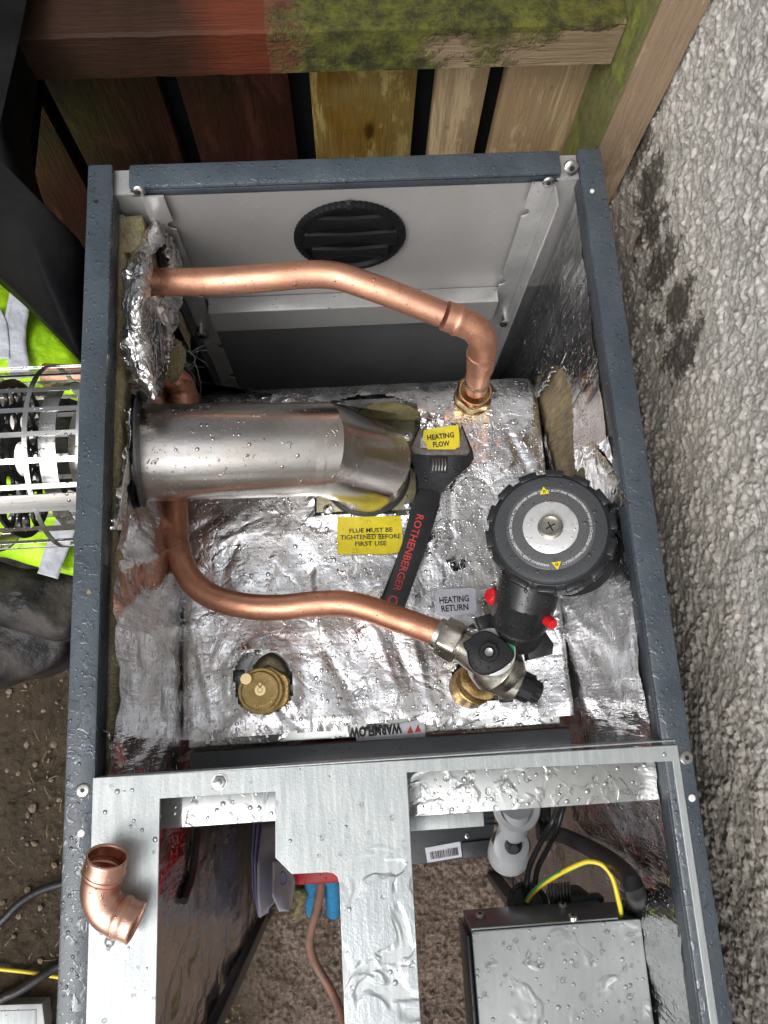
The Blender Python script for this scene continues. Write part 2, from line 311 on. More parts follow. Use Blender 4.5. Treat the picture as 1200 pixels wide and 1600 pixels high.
M['wood_ochre'] = wood('wet_ochre_board', ((.24, .145, .028), (.13, .07, .012), (.30, .24, .09)), gd=(14, 14, 1), rough=.6, wetness=.42)
M['wood_post'] = wood('brown_post', ((.36, .255, .165), (.25, .175, .11), (.34, .245, .16)), gd=(14, 14, 1), rough=.75)
M['wood_post_green'] = wood('algae_post', ((.24, .22, .09), (.18, .15, .07), (.22, .23, .08)), gd=(14, 14, 1), moss=.75, rough=.8, green=(.22, .25, .06), mth=.38)
M['gap_shade'] = simple('dark_gap', (.004, .006, .009), .8)  # near-black colour standing in for the shade inside gaps and openings
def pebble():
    t = NT('pebbledash'); v = t.voro(260); sp = t.n('SeparateColor'); t.l(v.outputs['Color'], sp.inputs[0])
    c = t.mix(sp.outputs[0], (.32, .305, .28), (.62, .60, .57))
    sep = t.n('SeparateXYZ'); t.l(t.co, sep.inputs[0])
    zz = t.math('ADD', t.math('ADD', sep.outputs[2], -.95), t.math('MULTIPLY', t.math('SUBTRACT', t.noise(5, 5, .6), .5), .35))
    low = t.rng(zz, -.16, .10, 1, 0)                       # rain-splashed, dirtier towards the ground
    c = t.mix(t.math('MULTIPLY', low, .6), c, (.45, .39, .32))
    dn = t.noise(42, 8, .8, None, .3)
    # dirt patches near the fence post
    dd = None
    for u, v in ((1005, 225), (1018, 290), (1022, 350), (1036, 420), (1058, 480), (1066, 550)):
        q = px(u, v, .6); d2 = t.n('VectorMath', operation='DISTANCE'); t.l(t.mapv((0, 1, .55)), d2.inputs[0]); d2.inputs[1].default_value = (0, q.y+.8, (q.z+.95)*.55)
        dd = d2.outputs['Value'] if dd is None else t.math('MINIMUM', dd, d2.outputs['Value'])
    dirt = t.math('MULTIPLY', t.rng(t.math('ADD', t.math('MULTIPLY', dn, .12), t.math('MULTIPLY', dd, -1.)), .032, .040), .85, clamp=True)
    c = t.mix(dirt, c, (.035, .027, .018))
    c = t.mix(t.rng(t.noise(75, 5, .7), .6, .74, 0, .6), c, (.12, .10, .075))
    c = t.mix(t.math('MULTIPLY', t.rng(t.noise(30, 4), .6, .7), .25), c, (.16, .19, .05))
    return t.fin(c, t.rng(dn, .3, .7, .35, .75), t.bump(t.noise(420, 4, .7), .0012))
M['pebble'] = pebble()
def soil():
    t = NT('muddy_ground'); n = t.noise(11, 7, .7, None, .4); n2 = t.noise(90, 6, .75)
    c = t.mix(t.rng(n, .35, .65), (.055, .036, .016), (.105, .068, .034))
    c = t.mix(t.rng(n2, .56, .72, 0, .7), c, (.24, .18, .12)); c = t.mix(t.rng(t.noise(50, 6, .7), .62, .7, 0, .8), c, (.015, .010, .007))
    sep = t.n('SeparateXYZ'); t.l(t.co, sep.inputs[0])
    inside = t.rng(sep.outputs[0], -.02, .08)
    g = t.mix(t.rng(t.noise(120, 6, .8, None, .6), .42, .6), (.12, .082, .060), (.44, .34, .27))
    g = t.mix(t.rng(n, .45, .6, 0, .5), g, (.09, .05, .028))
    c = t.mix(inside, c, g)
    c = t.mix(t.rng(t.noise(26, 5), .6, .7, 0, .5), c, (.06, .06, .015))
    return t.fin(c, t.rng(n, .3, .7, .3, .7), t.bump(t.noise(260, 6, .8), .006, 1, t.bump(n2, .012)))
M['soil'] = soil()
def hivis(name, col, col2, tr=.0, bs=14):
    return simple(name, col, .55, 0, col2, 9, bs, .010)
M['hivis'] = hivis('high_vis_cloth', (.50, .86, .01), (.30, .58, .008))
M['reflect'] = hivis('silver_tape', (.46, .48, .52), (.38, .40, .44))
def water():
    t = NT('water'); b = t.b; b.inputs['Transmission Weight'].default_value = 1; b.inputs['Roughness'].default_value = 0.0; b.inputs['IOR'].default_value = 1.33
    b.inputs['Base Color'].default_value = (1, 1, 1, 1); return t.m
M['water'] = water()
def milky():
    t = NT('milky_plastic'); return t.fin((.50, .52, .54), .3, None, 0.)
M['milky'] = milky()
M['blue'] = simple('blue_pipe_paint', (.02, .27, .52), .4, 0, (.02, .20, .40), 60, 200, .0004, drops=[('f', dict(scale=60, thr=.66, w_=.03, h=.0005))])
M['paper'] = simple('damp_paper', (.50, .50, .72), .6, 0, (.42, .41, .66), 20)
M['paper_pale'] = simple('paper_face', (.66, .65, .72), .55, 0, (.55, .54, .62), 20)
M['paper_blue'] = simple('blue_print', (.10, .12, .50), .5)
M['wire_yellow'] = simple('yellow_wire', (.72, .55, .03), .35)
M['wire_green'] = simple('green_wire', (.05, .30, .10), .35)
M['jaw'] = simple('jaw_steel', (.24, .215, .20), .5, .7, (.15, .13, .12), 160, 600, .0003)
M['wrench'] = simple('wrench_phosphate', (.030, .032, .035), .27, .6, (.05, .052, .056), 40, 500, .0001, drops=BD)
M['iron'] = simple('plate_zinc', (.36, .33, .24), .42, .6, (.24, .22, .12), 50, 300, .0004, drops=[('d', dict(scale=200, rmax=.4, keep=.2))])
M['grip'] = simple('rubber_grip', (.010, .010, .011), .45, 0, (.016, .016, .017), 60, 900, .00015)

# ---------------------------------------------------------------- mesh helpers
def link(name, me, m, parent=None):
    o = bpy.data.objects.new(name, me); COL.objects.link(o)
    if m is not None and not me.materials: me.materials.append(M[m] if isinstance(m, str) else m)
    if parent is not None: setparent(o, parent)
    return o
def setparent(o, p):
    """meshes are built in world coordinates: move the vertices into the parent's frame"""
    o.parent = p; wm = Matrix.Identity(4); q = p
    while q is not None: wm = q.matrix_basis @ wm; q = q.parent
    o.data.transform(wm.inverted())
def thing(name, label, cat, loc=(0, 0, 0), group=None):
    o = bpy.data.objects.new(name, None); COL.objects.link(o); o.location = loc; o.empty_display_size = .02
    o['label'] = label; o['category'] = cat
    if group: o['group'] = group
    return o
def tag(o, label, cat, group=None, kind=None):
    o['label'] = label; o['category'] = cat
    if group: o['group'] = group
    if kind: o['kind'] = kind
    return o
class MB:
    def __init__(s): s.bm = bmesh.new()
    def box(s, a, b, bev=0.):
        x0, y0, z0 = [min(p, q) for p, q in zip(a, b)]; x1, y1, z1 = [max(p, q) for p, q in zip(a, b)]
        vs = [s.bm.verts.new(p) for p in ((x0, y0, z0), (x1, y0, z0), (x1, y1, z0), (x0, y1, z0), (x0, y0, z1), (x1, y0, z1), (x1, y1, z1), (x0, y1, z1))]
        fs = [s.bm.faces.new([vs[i] for i in q]) for q in ((3, 2, 1, 0), (4, 5, 6, 7), (0, 1, 5, 4), (1, 2, 6, 5), (2, 3, 7, 6), (3, 0, 4, 7))]
        if bev:
            es = {e for f in fs for e in f.edges}
            bmesh.ops.bevel(s.bm, geom=list(es), offset=bev, segments=2, affect='EDGES', profile=.5)
        return s
    def tube(s, pts, r, n=28, cap=True, smoothn=0, rad=None):
        P = [Vector(p) for p in pts]
        if smoothn:
            P2 = []; R2 = []
            for i in range(len(P)-1):
                p0 = P[max(i-1, 0)]; p1 = P[i]; p2 = P[i+1]; p3 = P[min(i+2, len(P)-1)]
                for k in range(smoothn):
                    t = k/smoothn
                    P2.append(.5*((2*p1)+(p2-p0)*t+(2*p0-5*p1+4*p2-p3)*t*t+(3*p1-p0-3*p2+p3)*t**3))
                    if rad: R2.append(rad[i]*(1-t)+rad[i+1]*t)
            P2.append(P[-1]); P = P2
            if rad: R2.append(rad[-1]); rad = R2
        T = [(P[min(i+1, len(P)-1)]-P[max(i-1, 0)]).normalized() for i in range(len(P))]
        up = Vector((0, 0, 1)) if abs(T[0].z) < .9 else Vector((0, 1, 0)); rings = []
        nrm = (up-T[0]*up.dot(T[0])).normalized()
        for i, (p, t) in enumerate(zip(P, T)):
            nrm = (nrm-t*nrm.dot(t)).normalized(); bn = t.cross(nrm); rr = rad[i] if rad else r
            rings.append([s.bm.verts.new(p+(nrm*math.cos(a)+bn*math.sin(a))*rr) for a in [2*math.pi*k/n for k in range(n)]])
        for a, b in zip(rings, rings[1:]):
            for k in range(n): s.bm.faces.new((a[k], a[(k+1) % n], b[(k+1) % n], b[k]))
        if cap: s.bm.faces.new(rings[0][::-1]); s.bm.faces.new(rings[-1])
        return s
    def lathe(s, prof, mat, n=48, cap=True):
        """prof: list of (r, h) ; mat: frame (z = axis). r may be a function of the angle"""
        rings = []
        for r, h in prof:
            ring = []
            for k in range(n):
                a = 2*math.pi*k/n; rr = r(a) if callable(r) else r
                ring.append(s.bm.verts.new(mat @ Vector((rr*math.cos(a), rr*math.sin(a), h))))
            rings.append(ring)
        for a, b in zip(rings, rings[1:]):
            for k in range(n): s.bm.faces.new((a[k], a[(k+1) % n], b[(k+1) % n], b[k]))
        if cap: s.bm.faces.new(rings[0][::-1]); s.bm.faces.new(rings[-1])
        return s
    def prism(s, top, dz, bev=0.):
        """top: ring of points, dz: vector from top to bottom"""
        d = Vector(dz); a = [s.bm.verts.new(p) for p in top]; b = [s.bm.verts.new(Vector(p)+d) for p in top]; n = len(a)
        f0 = s.bm.faces.new(a); f1 = s.bm.faces.new(b[::-1]); es = list(f0.edges)
        for k in range(n): s.bm.faces.new((a[k], b[k], b[(k+1) % n], a[(k+1) % n]))
        if bev: bmesh.ops.bevel(s.bm, geom=es, offset=bev, segments=2, affect='EDGES', profile=.5)
        return s
    def build(s, name, m, parent=None, smooth=True, ang=35):
        bmesh.ops.recalc_face_normals(s.bm, faces=s.bm.faces)
        me = bpy.data.meshes.new(name); s.bm.to_mesh(me); s.bm.free()
        o = link(name, me, m, parent)
        if smooth:
            me.polygons.foreach_set('use_smooth', [True]*len(me.polygons)); me.set_sharp_from_angle(angle=math.radians(ang))
        return o
def frame(o, z, x=None):
    z = Vector(z).normalized(); x = Vector(x) if x is not None else (Vector((1, 0, 0)) if abs(z.x) < .9 else Vector((0, 1, 0)))
    x = (x-z*x.dot(z)).normalized(); y = z.cross(x)
    m = Matrix((x, y, z)).transposed().to_4x4(); m.translation = Vector(o); return m
def hexr(R, flat=6, soft=0.):
    def f(a):
        s_ = 2*math.pi/flat; b = (a % s_)-s_/2; return min(R*math.cos(s_/2)/math.cos(b), R*(1-soft))
    return f
def grid_mesh(name, V, nu, nv, m, parent=None, keep=None, smooth=True, solid=0., ang=180):
    faces = []
    for j in range(nv-1):
        for i in range(nu-1):
            a = j*nu+i
            if keep is None or (keep[a] and keep[a+1] and keep[a+nu] and keep[a+nu+1]): faces.append((a, a+1, a+nu+1, a+nu))
    me = bpy.data.meshes.new(name); me.from_pydata([tuple(p) for p in V], [], faces); me.update()
    bm = bmesh.new(); bm.from_mesh(me); bmesh.ops.delete(bm, geom=[v for v in bm.verts if not v.link_faces], context='VERTS')
    if solid: bmesh.ops.solidify(bm, geom=bm.faces[:], thickness=solid)
    bm.to_mesh(me); bm.free()
    if smooth: me.polygons.foreach_set('use_smooth', [True]*len(me.polygons))
    return link(name, me, m, parent)
def inpoly(x, y, P):
    c = False; n = len(P); j = n-1
    for i in range(n):
        if (P[i][1] > y) != (P[j][1] > y) and x < (P[j][0]-P[i][0])*(y-P[i][1])/(P[j][1]-P[i][1])+P[i][0]: c = not c
        j = i
    return c
def fbm(p, o=4): return mn.fractal(Vector(p), 1.0, 2.0, o)
def ridge(p): return 1-abs(mn.noise(Vector(p)))*2
def text(txt, p0, p1, h, plane, m, parent, name='lettering', bold=.03, up_flip=False, thick=.0003, width=None):
    """p0,p1: world ends of the baseline; h letter height (m)"""
    cu = bpy.data.curves.new('t', 'FONT'); cu.body = txt; cu.size = 1; cu.offset = bold; cu.extrude = 0.; cu.resolution_u = 2
    ob = bpy.data.objects.new('t', cu); COL.objects.link(ob); bpy.context.view_layer.update()
    me = bpy.data.meshes.new_from_object(ob.evaluated_get(bpy.context.evaluated_depsgraph_get()))
    bpy.data.objects.remove(ob); bpy.data.curves.remove(cu)
    co = np.empty(len(me.vertices)*3); me.vertices.foreach_get('co', co); co = co.reshape(-1, 3)
    x0, x1 = co[:, 0].min(), co[:, 0].max(); capH = .72
    p0, p1 = Vector(p0), Vector(p1); d = p1-p0; n = Vector(plane).normalized(); up = n.cross(d).normalized()
    if up_flip: up = -up
    out = [p0+d*((c[0]-x0)/(x1-x0))+up*(c[1]/capH*h)+n*thick for c in co]
    me.vertices.foreach_set('co', np.array(out).ravel()); me.update()
    me.name = name
    return link(name, me, m, parent)
def crumple(o, amp=.0009, sc=38, ctr=None, curl=.0):
    w_ = Matrix.Translation(o.matrix_basis.translation); p = o.parent
    off = Vector((0, 0, 0))
    while p is not None: off += p.location; p = p.parent
    for v in o.data.vertices:
        q = v.co+off; v.co.z += amp*fbm((q.x*sc, q.y*sc, 3.3), 3)+amp*.8*max(0, ridge((q.x*sc*.8, q.y*sc*.8, 1.2))-.6)
def text_px(txt, a, b, hpx, z, m, parent, **k):
    p0, p1 = pz(*a, z), pz(*b, z); sc = (p1-p0).length/math.dist(a, b)
    return text(txt, p0, p1, hpx*sc, (0, 0, 1), m, parent, **k)
def blob(name, outline, ctr, z0, h, m, parent=None, rings=14, dens=7, amp=.006, nsc=9, under=.02, pw=.5):
    """cushion-like shape whose rim follows an outline; has an underside"""
    P = []; n = len(outline)
    for i in range(n):
        p0, p1, p2, p3 = [Vector(outline[(i+k-1) % n]) for k in range(4)]
        for k in range(dens):
            t = k/dens; P.append(.5*((2*p1)+(p2-p0)*t+(2*p0-5*p1+4*p2-p3)*t*t+(3*p1-p0-3*p2+p3)*t**3))
    z0f = z0 if callable(z0) else (lambda u, v: z0)
    bm = bmesh.new(); R = []; N = len(P)
    for r in range(rings):
        t = 1-(r/(rings))**1.4
        ring = []
        for p in P:
            q = Vector(ctr)+(p-Vector(ctr))*t; zz = z0f(q.x, q.y)+h*(max(0, 1-t**3))**pw
            w_ = pz(q.x, q.y, zz); d = fbm((w_.x*nsc, w_.y*nsc, 3.1), 4)*amp*min(1, (1-t)*6+.15)
            ring.append(bm.verts.new(w_+Vector((0, 0, d))))
        R.append(ring)
    for a, b in zip(R, R[1:]):
        for k in range(N): bm.faces.new((a[k], a[(k+1) % N], b[(k+1) % N], b[k]))
    w_ = pz(*ctr, z0f(*ctr)+h); c = bm.verts.new(w_)
    for k in range(N): bm.faces.new((R[-1][k], R[-1][(k+1) % N], c))
    lo = [bm.verts.new(v.co+Vector((0, 0, -under))) for v in R[0]]
    for k in range(N): bm.faces.new((lo[k], lo[(k+1) % N], R[0][(k+1) % N], R[0][k]))
    bm.faces.new(lo[::-1])
    bmesh.ops.recalc_face_normals(bm, faces=bm.faces)
    me = bpy.data.meshes.new(name); bm.to_mesh(me); bm.free(); me.polygons.foreach_set('use_smooth', [True]*len(me.polygons)); me.set_sharp_from_angle(angle=math.radians(70))
    return link(name, me, m, parent)
def beads(name, pts, parent, label=None):
    """real water beads resting on a surface: pts = [(point, radius)]"""
    bm = bmesh.new()
    for p, r in pts:
        sx = random.uniform(.8, 1.25); prev = None; n = 10
        rings = []
        for k, (rr, hh) in enumerate(((1., -.05), (.96, .16), (.78, .36), (.42, .5))):
            rings.append([bm.verts.new(Vector(p)+Vector((math.cos(2*math.pi*i/n)*rr*r*sx, math.sin(2*math.pi*i/n)*rr*r/sx, hh*r))) for i in range(n)])
        for a, b in zip(rings, rings[1:]):
            for i in range(n): bm.faces.new((a[i], a[(i+1) % n], b[(i+1) % n], b[i]))
        bm.faces.new(rings[-1])
    me = bpy.data.meshes.new(name); bm.to_mesh(me); bm.free(); me.polygons.foreach_set('use_smooth', [True]*len(me.polygons))
    o = link(name, me, 'water', parent); o['kind'] = 'stuff'; return o

GZ = -.95                      # ground level (rim of the cabinet is z = 0)
W_ = .52; YF = -.945           # cabinet width, front of cabinet
# ---------------------------------------------------------------- ground
def cells(X, Y, s, seed):
    """distance to nearest jittered point (in cells) + random id"""
    gx, gy = X/s, Y/s; ix, iy = np.floor(gx), np.floor(gy); best = np.full(X.shape, 9.); idv = np.zeros(X.shape)
    for dx in (-1, 0, 1):
        for dy in (-1, 0, 1):
            cx, cy = ix+dx, iy+dy
            h1 = np.modf(np.abs(np.sin(cx*127.1+cy*311.7+seed)*43758.5453))[0]; h2 = np.modf(np.abs(np.sin(cx*269.5+cy*183.3+seed)*43758.5453))[0]
            d = np.hypot(gx-(cx+h1), gy-(cy+h2)); m_ = d < best; best = np.where(m_, d, best); idv = np.where(m_, h1*.5+h2*.5, idv)
    return best, idv
def smooth_noise(X, Y, s, seed):
    gx, gy = X/s, Y/s; ix, iy = np.floor(gx), np.floor(gy); fx, fy = gx-ix, gy-iy; fx = fx*fx*(3-2*fx); fy = fy*fy*(3-2*fy)
    def h(a, b): return np.modf(np.abs(np.sin(a*127.1+b*311.7+seed)*43758.5453))[0]
    return (h(ix, iy)*(1-fx)+h(ix+1, iy)*fx)*(1-fy)+(h(ix, iy+1)*(1-fx)+h(ix+1, iy+1)*fx)*fy
gx = np.concatenate([np.linspace(-25, -1.2, 12), np.arange(-1.1, -.46, .006), np.arange(-.46, .56, .003), np.arange(.56, 1.1, .01), np.linspace(1.2, 25, 12)])
gy = np.concatenate([np.linspace(-25, -2.0, 12), np.arange(-1.9, -1.3, .01), np.arange(-1.3, -.55, .003), np.arange(-.55, .6, .01), np.linspace(.7, 25, 12)])
GX, GY = np.meshgrid(gx, gy)
c1, i1 = cells(GX, GY, .016, 1.); c2, i2 = cells(GX, GY, .05, 4.)
c3, i3 = cells(GX+.004*(smooth_noise(GX, GY, .006, 9.)-.5), GY+.004*(smooth_noise(GX, GY, .006, 19.)-.5), .0085, 11.)
H = .004*np.clip(1-c1, 0, 1)*i1*2+.0085*np.clip(1-c3*1.1, 0, 1)*i3*(GX > .02)+.0035*np.clip(1-c3*1.1, 0, 1)*i3+.010*(smooth_noise(GX, GY, .09, 2.)-.5)+.008*(smooth_noise(GX, GY, .03, 5.)-.5)
V = np.stack([GX, GY, GZ+H], -1).reshape(-1, 3)
g = grid_mesh('ground', V, len(gx), len(gy), 'soil'); g['kind'] = 'structure'
# ---------------------------------------------------------------- pebbledash wall
XW = .60
ww = thing('house_wall', 'grey pebbledash house wall, dirty with dark moss beside the cabinet', 'wall', (XW, -.8, GZ))
wy = np.arange(-1.05, .16, .0013); wz = np.arange(-.36, .32, .0014)
WY, WZ = np.meshgrid(wy, wz)
wx_ = .0022*(smooth_noise(WY, WZ, .007, 3.)-.5); wx2 = .0022*(smooth_noise(WY, WZ, .006, 13.)-.5)
a1, j1 = cells(WY+wx_, (WZ+wx2)*.8, .0052, 3.); a2, j2 = cells(WY+wx2, WZ+wx_, .0088, 8.); a3, j3 = cells(WY+wx2, WZ-wx_, .0034, 6.)
D = .0030*np.sqrt(np.clip(1-(a1*1.3)**2, 0, 1))*(.3+j1)+.0042*np.clip(1-a2*1.15, 0, 1)**.7*(j2 > .55)+.0014*np.clip(1-a3*1.2, 0, 1)*j3+.006*(smooth_noise(WY, WZ, .05, 3.)-.5)+.0012*(smooth_noise(WY, WZ, .0026, 3.)-.5)
D = D*(.30+.7*smooth_noise(WY, WZ, .022, 31.))+.0012*(smooth_noise(WY, WZ, .0016, 23.)-.5)
V = np.stack([XW-D, WY, WZ], -1).reshape(-1, 3)
grid_mesh('render_coat', V, len(wy), len(wz), 'pebble', ww)
wy2 = np.arange(-3.2, 1.6, .008); wz2 = np.arange(GZ, 1.6, .008); WY2, WZ2 = np.meshgrid(wy2, wz2)
b1, k1 = cells(WY2, WZ2, .018, 3.)
inside_ = (WY2 > -1.045) & (WY2 < .155) & (WZ2 > -.355) & (WZ2 < .315)
D2 = .006*np.clip(1-b1, 0, 1)*(.3+k1)+.004*(smooth_noise(WY2, WZ2, .05, 3.)-.5)-.012*inside_
grid_mesh('outer_coat', np.stack([XW+.0015-D2, WY2, WZ2], -1).reshape(-1, 3), len(wy2), len(wz2), 'pebble', ww)
MB().box((XW+.018, -4, GZ), (XW+.25, 3, 1.9)).build('masonry', 'pebble', ww)
# ---------------------------------------------------------------- fence
fy = .105
fe = thing('timber_fence', 'close-boarded timber fence with mossy top rail behind the cabinet', 'fence', (.1, fy+.05, GZ))
zt = py(500, 46, fy).z; zb = py(500, 116, fy).z
xs = [py(u, 80, fy).x for u in (-420, 418, 962)]
for (a, b, m_, lb) in ((0, 1, 'rail_paint', 'dark brown to red stained length of fence rail'), (1, 2, 'rail_moss', 'moss-covered length of fence rail')):
    mb = MB(); bm = mb.bm
    x0, x1 = xs[a], xs[b]-.0
    nx = max(3, int((x1-x0)/.006)); prof = [(fy+.047, zt+.001), (fy+.02, zt+.001), (fy+.003, zt), (fy, zt-.003)]+[(fy, zt-.003+(zb-zt+.006)*k/7) for k in range(1, 8)]+[(fy+.003, zb), (fy+.047, zb)]
    rows = []
    for i in range(nx+1):
        x = x0+(x1-x0)*i/nx
        rows.append([bm.verts.new((x, p[0]+.0009*fbm((x*30, p[0]*60, p[1]*60)), p[1]+.0009*fbm((x*30+9, p[0]*60, p[1]*60)))) for p in prof])
    for p, q in zip(rows, rows[1:]):
        for k in range(len(prof)-1): bm.faces.new((p[k], p[k+1], q[k+1], q[k]))
        bm.faces.new((p[-1], p[0], q[0], q[-1]))
    bm.faces.new(rows[0]); bm.faces.new(rows[-1])
    mb.build('rail', m_, fe)['label'] = lb
# boards: photo edges just under the rail (v=118) in the plane y = fy+.09
yb = fy+.050
edges = [(-420, -190, 'wood_brown'), (-175, 38, 'wood_brown'), (64, 243, 'wood_brown'), (273, 450, 'wood_brown'), (483, 652, 'wood_ochre'), (684, 766, 'wood_pale'), (792, 935, 'wood_pale')]
yo = [0, .004, 0, .004, 0, .005, .001]
for k, (a, b, m_) in enumerate(edges):
    xa, xb = py(a, 118, yb).x, py(b, 118, yb).x; y_ = yb+yo[k]
    o = MB().box((xa, y_, -.93), (xb, y_+.02, zt-.004), .0015).build('board', m_, fe)
    if k == 4: o['label'] = 'wet yellow-brown fence board'
    if k == 5: o['label'] = 'narrow pale fence board'
MB().box((xs[0], yb+.03, GZ), (py(1000, 118, yb).x, yb+.04, zt+.03)).build('gap_shade_sheet', 'gap_shade', fe)  # added near-black sheet, stands in for the shade between the boards
# post beside the wall: front face to the camera, green left flank
yp = .06
pe = thing('fence_post', 'square timber post, green with algae on its left side, between fence and wall', 'post', (.572, yp+.03, GZ))
def slab(name, a, b, m, parent, nz, amp=.0012, ny=2):
    mb = MB(); mb.box(a, b)
    bm = mb.bm; bmesh.ops.subdivide_edges(bm, edges=bm.edges[:], cuts=nz, use_grid_fill=True)
    for v in bm.verts: v.co += Vector((fbm(v.co*30), fbm(v.co*30+Vector((5, 5, 5))), 0))*amp
    return mb.build(name, m, parent)
slab('post_body', (.5505, yp, GZ), (.5935, .150, .32), 'wood_post', pe, 24)
slab('algae_face', (.5465, yp+.003, GZ), (.5500, .150, .32), 'wood_post_green', pe, 24)
# a wide beam laid on top of the fence rail (mossy top, out of the photo's top edge)
# ---------------------------------------------------------------- cabinet shell
cab = thing('boiler_cabinet', 'open slate-grey steel boiler cabinet with its lid off, standing between fence and wall', 'cabinet', (W_/2, YF/2, GZ))
RW = .025; RH = .027
def rail_L(x0, x1, y0, y1, inner, name='side_rail'):
    mb = MB()
    mb.box((x0, y0, -.003), (x1, y1, 0), .0012)
    return mb.build(name, 'paint', cab)
# left rail: top strip + inner flange, right the same, back rail
def rail(top_a, top_b, fl_a, fl_b, label):
    r = MB().box(top_a, top_b, .0028).build('rail', 'paint', cab)
    r['label'] = label
    MB().box(fl_a, fl_b, .0008).build('flange', 'paint_dark', r)
    return r
rL = rail((0, YF, -.006), (RW, .0, 0), (RW-.0025, YF, -RH), (RW-.0005, -.003, -.0062), 'left side rail of the cabinet, rain-wet slate grey')
rR = rail((W_-RW, YF, -.006), (W_, .0, 0), (W_-RW+.0005, YF, -RH), (W_-RW+.0025, -.003, -.0062), 'right side rail of the cabinet, rain-wet slate grey')
rB = rail((.0405, -.0285, -.006), (.4765, -.001, -.0005), (.0407, -.0285, -RH+.012), (.4763, -.0265, -.0062), 'rear rail of the cabinet')
# outer skins
MB().box((.001, YF, GZ), (.0035, -.001, -.0065)).build('side_panel', 'paint_dark', cab)
MB().box((W_-.0035, YF, GZ), (W_-.001, -.001, -.0065)).build('side_panel', 'paint_dark', cab)
# corner gussets (pale plates in the corners of the rim)
for xa, xb, xc in ((.0225, .049, .0), (.4730, .4965, .0)):
    mb = MB(); mb.box((xa, -.030, -.0105), (xb, -.002, -.0085)); mb.build('corner_gusset', 'frame_grey', cab)
# back panel
YB = -.030
bp = MB().box((.004, YB+.002, -.225), (W_-.004, YB+.004, -.012)).build('back_panel', 'panel_grey', cab)
lz = py(500, 461, YB).z; 
yl = pz(500, 483, lz).y
MB().box((.0775, yl, lz-.001), (.4465, YB+.0015, lz+.001), .0006).build('ledge', 'frame_grey', cab)
zl2 = py(500, 511, yl).z
MB().box((.0775, yl, zl2), (.4465, yl+.0018, lz-.0013)).build('ledge_front', 'panel_grey', cab)
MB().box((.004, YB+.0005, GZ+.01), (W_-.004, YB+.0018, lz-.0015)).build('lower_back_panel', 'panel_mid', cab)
# perforated corner posts
def cpost(x0, x1, sgn):
    mb = MB(); bm = mb.bm; y0 = YB-.0045; th = .002
    # outline with round notches on the inner side
    z0, z1 = -.62, -.008
    pts = [(x0 if sgn > 0 else x1, z1), (x0 if sgn > 0 else x1, z0), (x1 if sgn > 0 else x0, z0)]
    xi = x1 if sgn > 0 else x0
    for zc in sorted([-.55, -.44, -.34, -.197, -.056]):
        for k in range(9):
            a = -math.pi/2+math.pi*k/8; pts.append((xi-sgn*.0075*math.cos(a), zc+.0075*math.sin(a)))
    pts.append((xi, z1))
    mb.prism([(p[0], y0, p[1]) for p in pts], (0, th, 0))
    o = mb.build('corner_post', 'frame_grey', cab)
    return o
cpL = cpost(.0505, .0735, 1); cpR = cpost(.4465, .4700, -1)
MB().box((.0482, YB-.028, -.62), (.0502, YB-.0046, -.085)).build('return_flange', 'panel_dark', cpL)
MB().box((.4703, YB-.028, -.62), (.4723, YB-.0046, -.012)).build('return_flange', 'frame_grey', cpR)
def screw(name, p, zax, r, parent, m='zinc', hexh=False, hole=True, h=.0025, ln=0):
    f = frame(p, zax); mb = MB()
    if ln: mb.lathe([(r*.62, 0), (r*.62, ln)], f, 20); f = f @ Matrix.Translation((0, 0, ln))
    if hexh: mb.lathe([(r*1.25, 0), (r*1.25, .0006)], f, 30); mb.lathe([(hexr(r*1.05), .0006), (hexr(r*1.05), h), (hexr(r*.9), h*1.1)], f, 30); mb.lathe([(r*.5, h), (r*.5, h*1.9), (r*.4, h*2)], f, 20)
    else: mb.lathe([(r, 0), (r, h*.4), (r*.8, h*.85), (r*.5, h)], f, 28)
    o = mb.build(name, m, parent)
    if hole: MB().lathe([(hexr(r*.4), h*.5), (hexr(r*.4), h*1.06)], f, 18).build('socket', 'ink', o)
    return o
screw('screw', py(217, 298, YB-.0045), (0, -1, .2), .0062, cpL)
screw('screw', py(857, 284, YB-.0045), (0, -1, .2), .0062, cpR)
screw('screw', py(314, 513, YB-.0045), (0, -1, .1), .0095, cpL, ln=.011)
screw('screw', py(790, 494, YB-.0045), (0, -1, .1), .0092, cpR, ln=.011)
screw('screw', py(735, 455, YB+.001), (0, -1, .1), .0042, cab, ln=.006, m='frame_grey', hole=False)
screw('screw', pz(888, 258, -.006), (.05, -.8, .6), .0075, cab, ln=.010)
MB().lathe([(.0017, 0), (.0017, .0006)], frame(py(539, 285, -.0287), (0, -1, 0)), 16).build('plug', 'zinc', rB)
MB().lathe([(.0021, 0), (.0021, .0006)], frame(pz(150, 315, 0), (0, 0, 1)), 16).build('hole', 'ink', rL)
MB().lathe([(.0022, 0), (.0022, .0008)], frame(pz(925, 299, 0), (0, 0, 1)), 16).build('plug', 'white', rR)
MB().lathe([(.0022, 0), (.0020, .0006)], frame(pz(139, 925, 0), (0, 0, 1)), 16).build('plug', 'wool_bit', rL)
for (u, v), rr in (((130, 1235), rL), ((1072, 1184), rR)):
    mb = MB().lathe([(.0056, 0), (.0056, .0006), (.0046, .0016), (.0024, .0019)], frame(pz(u, v, 0), (0, 0, 1)), 30); o = mb.build('rivet', 'zinc', rr)
    MB().lathe([(.0018, .0015), (.0018, .00215)], frame(pz(u, v, 0), (0, 0, 1)), 16).build('rivet_hole', 'ink', o)
for (u, v), rr in (((127, 1302), rL), ((1081, 1247), rR)):
    MB().lathe([(.0029, 0), (.0029, .0006), (.0022, .0008)], frame(pz(u, v, 0), (0, 0, 1)), 24).build('plug', 'white', rr)
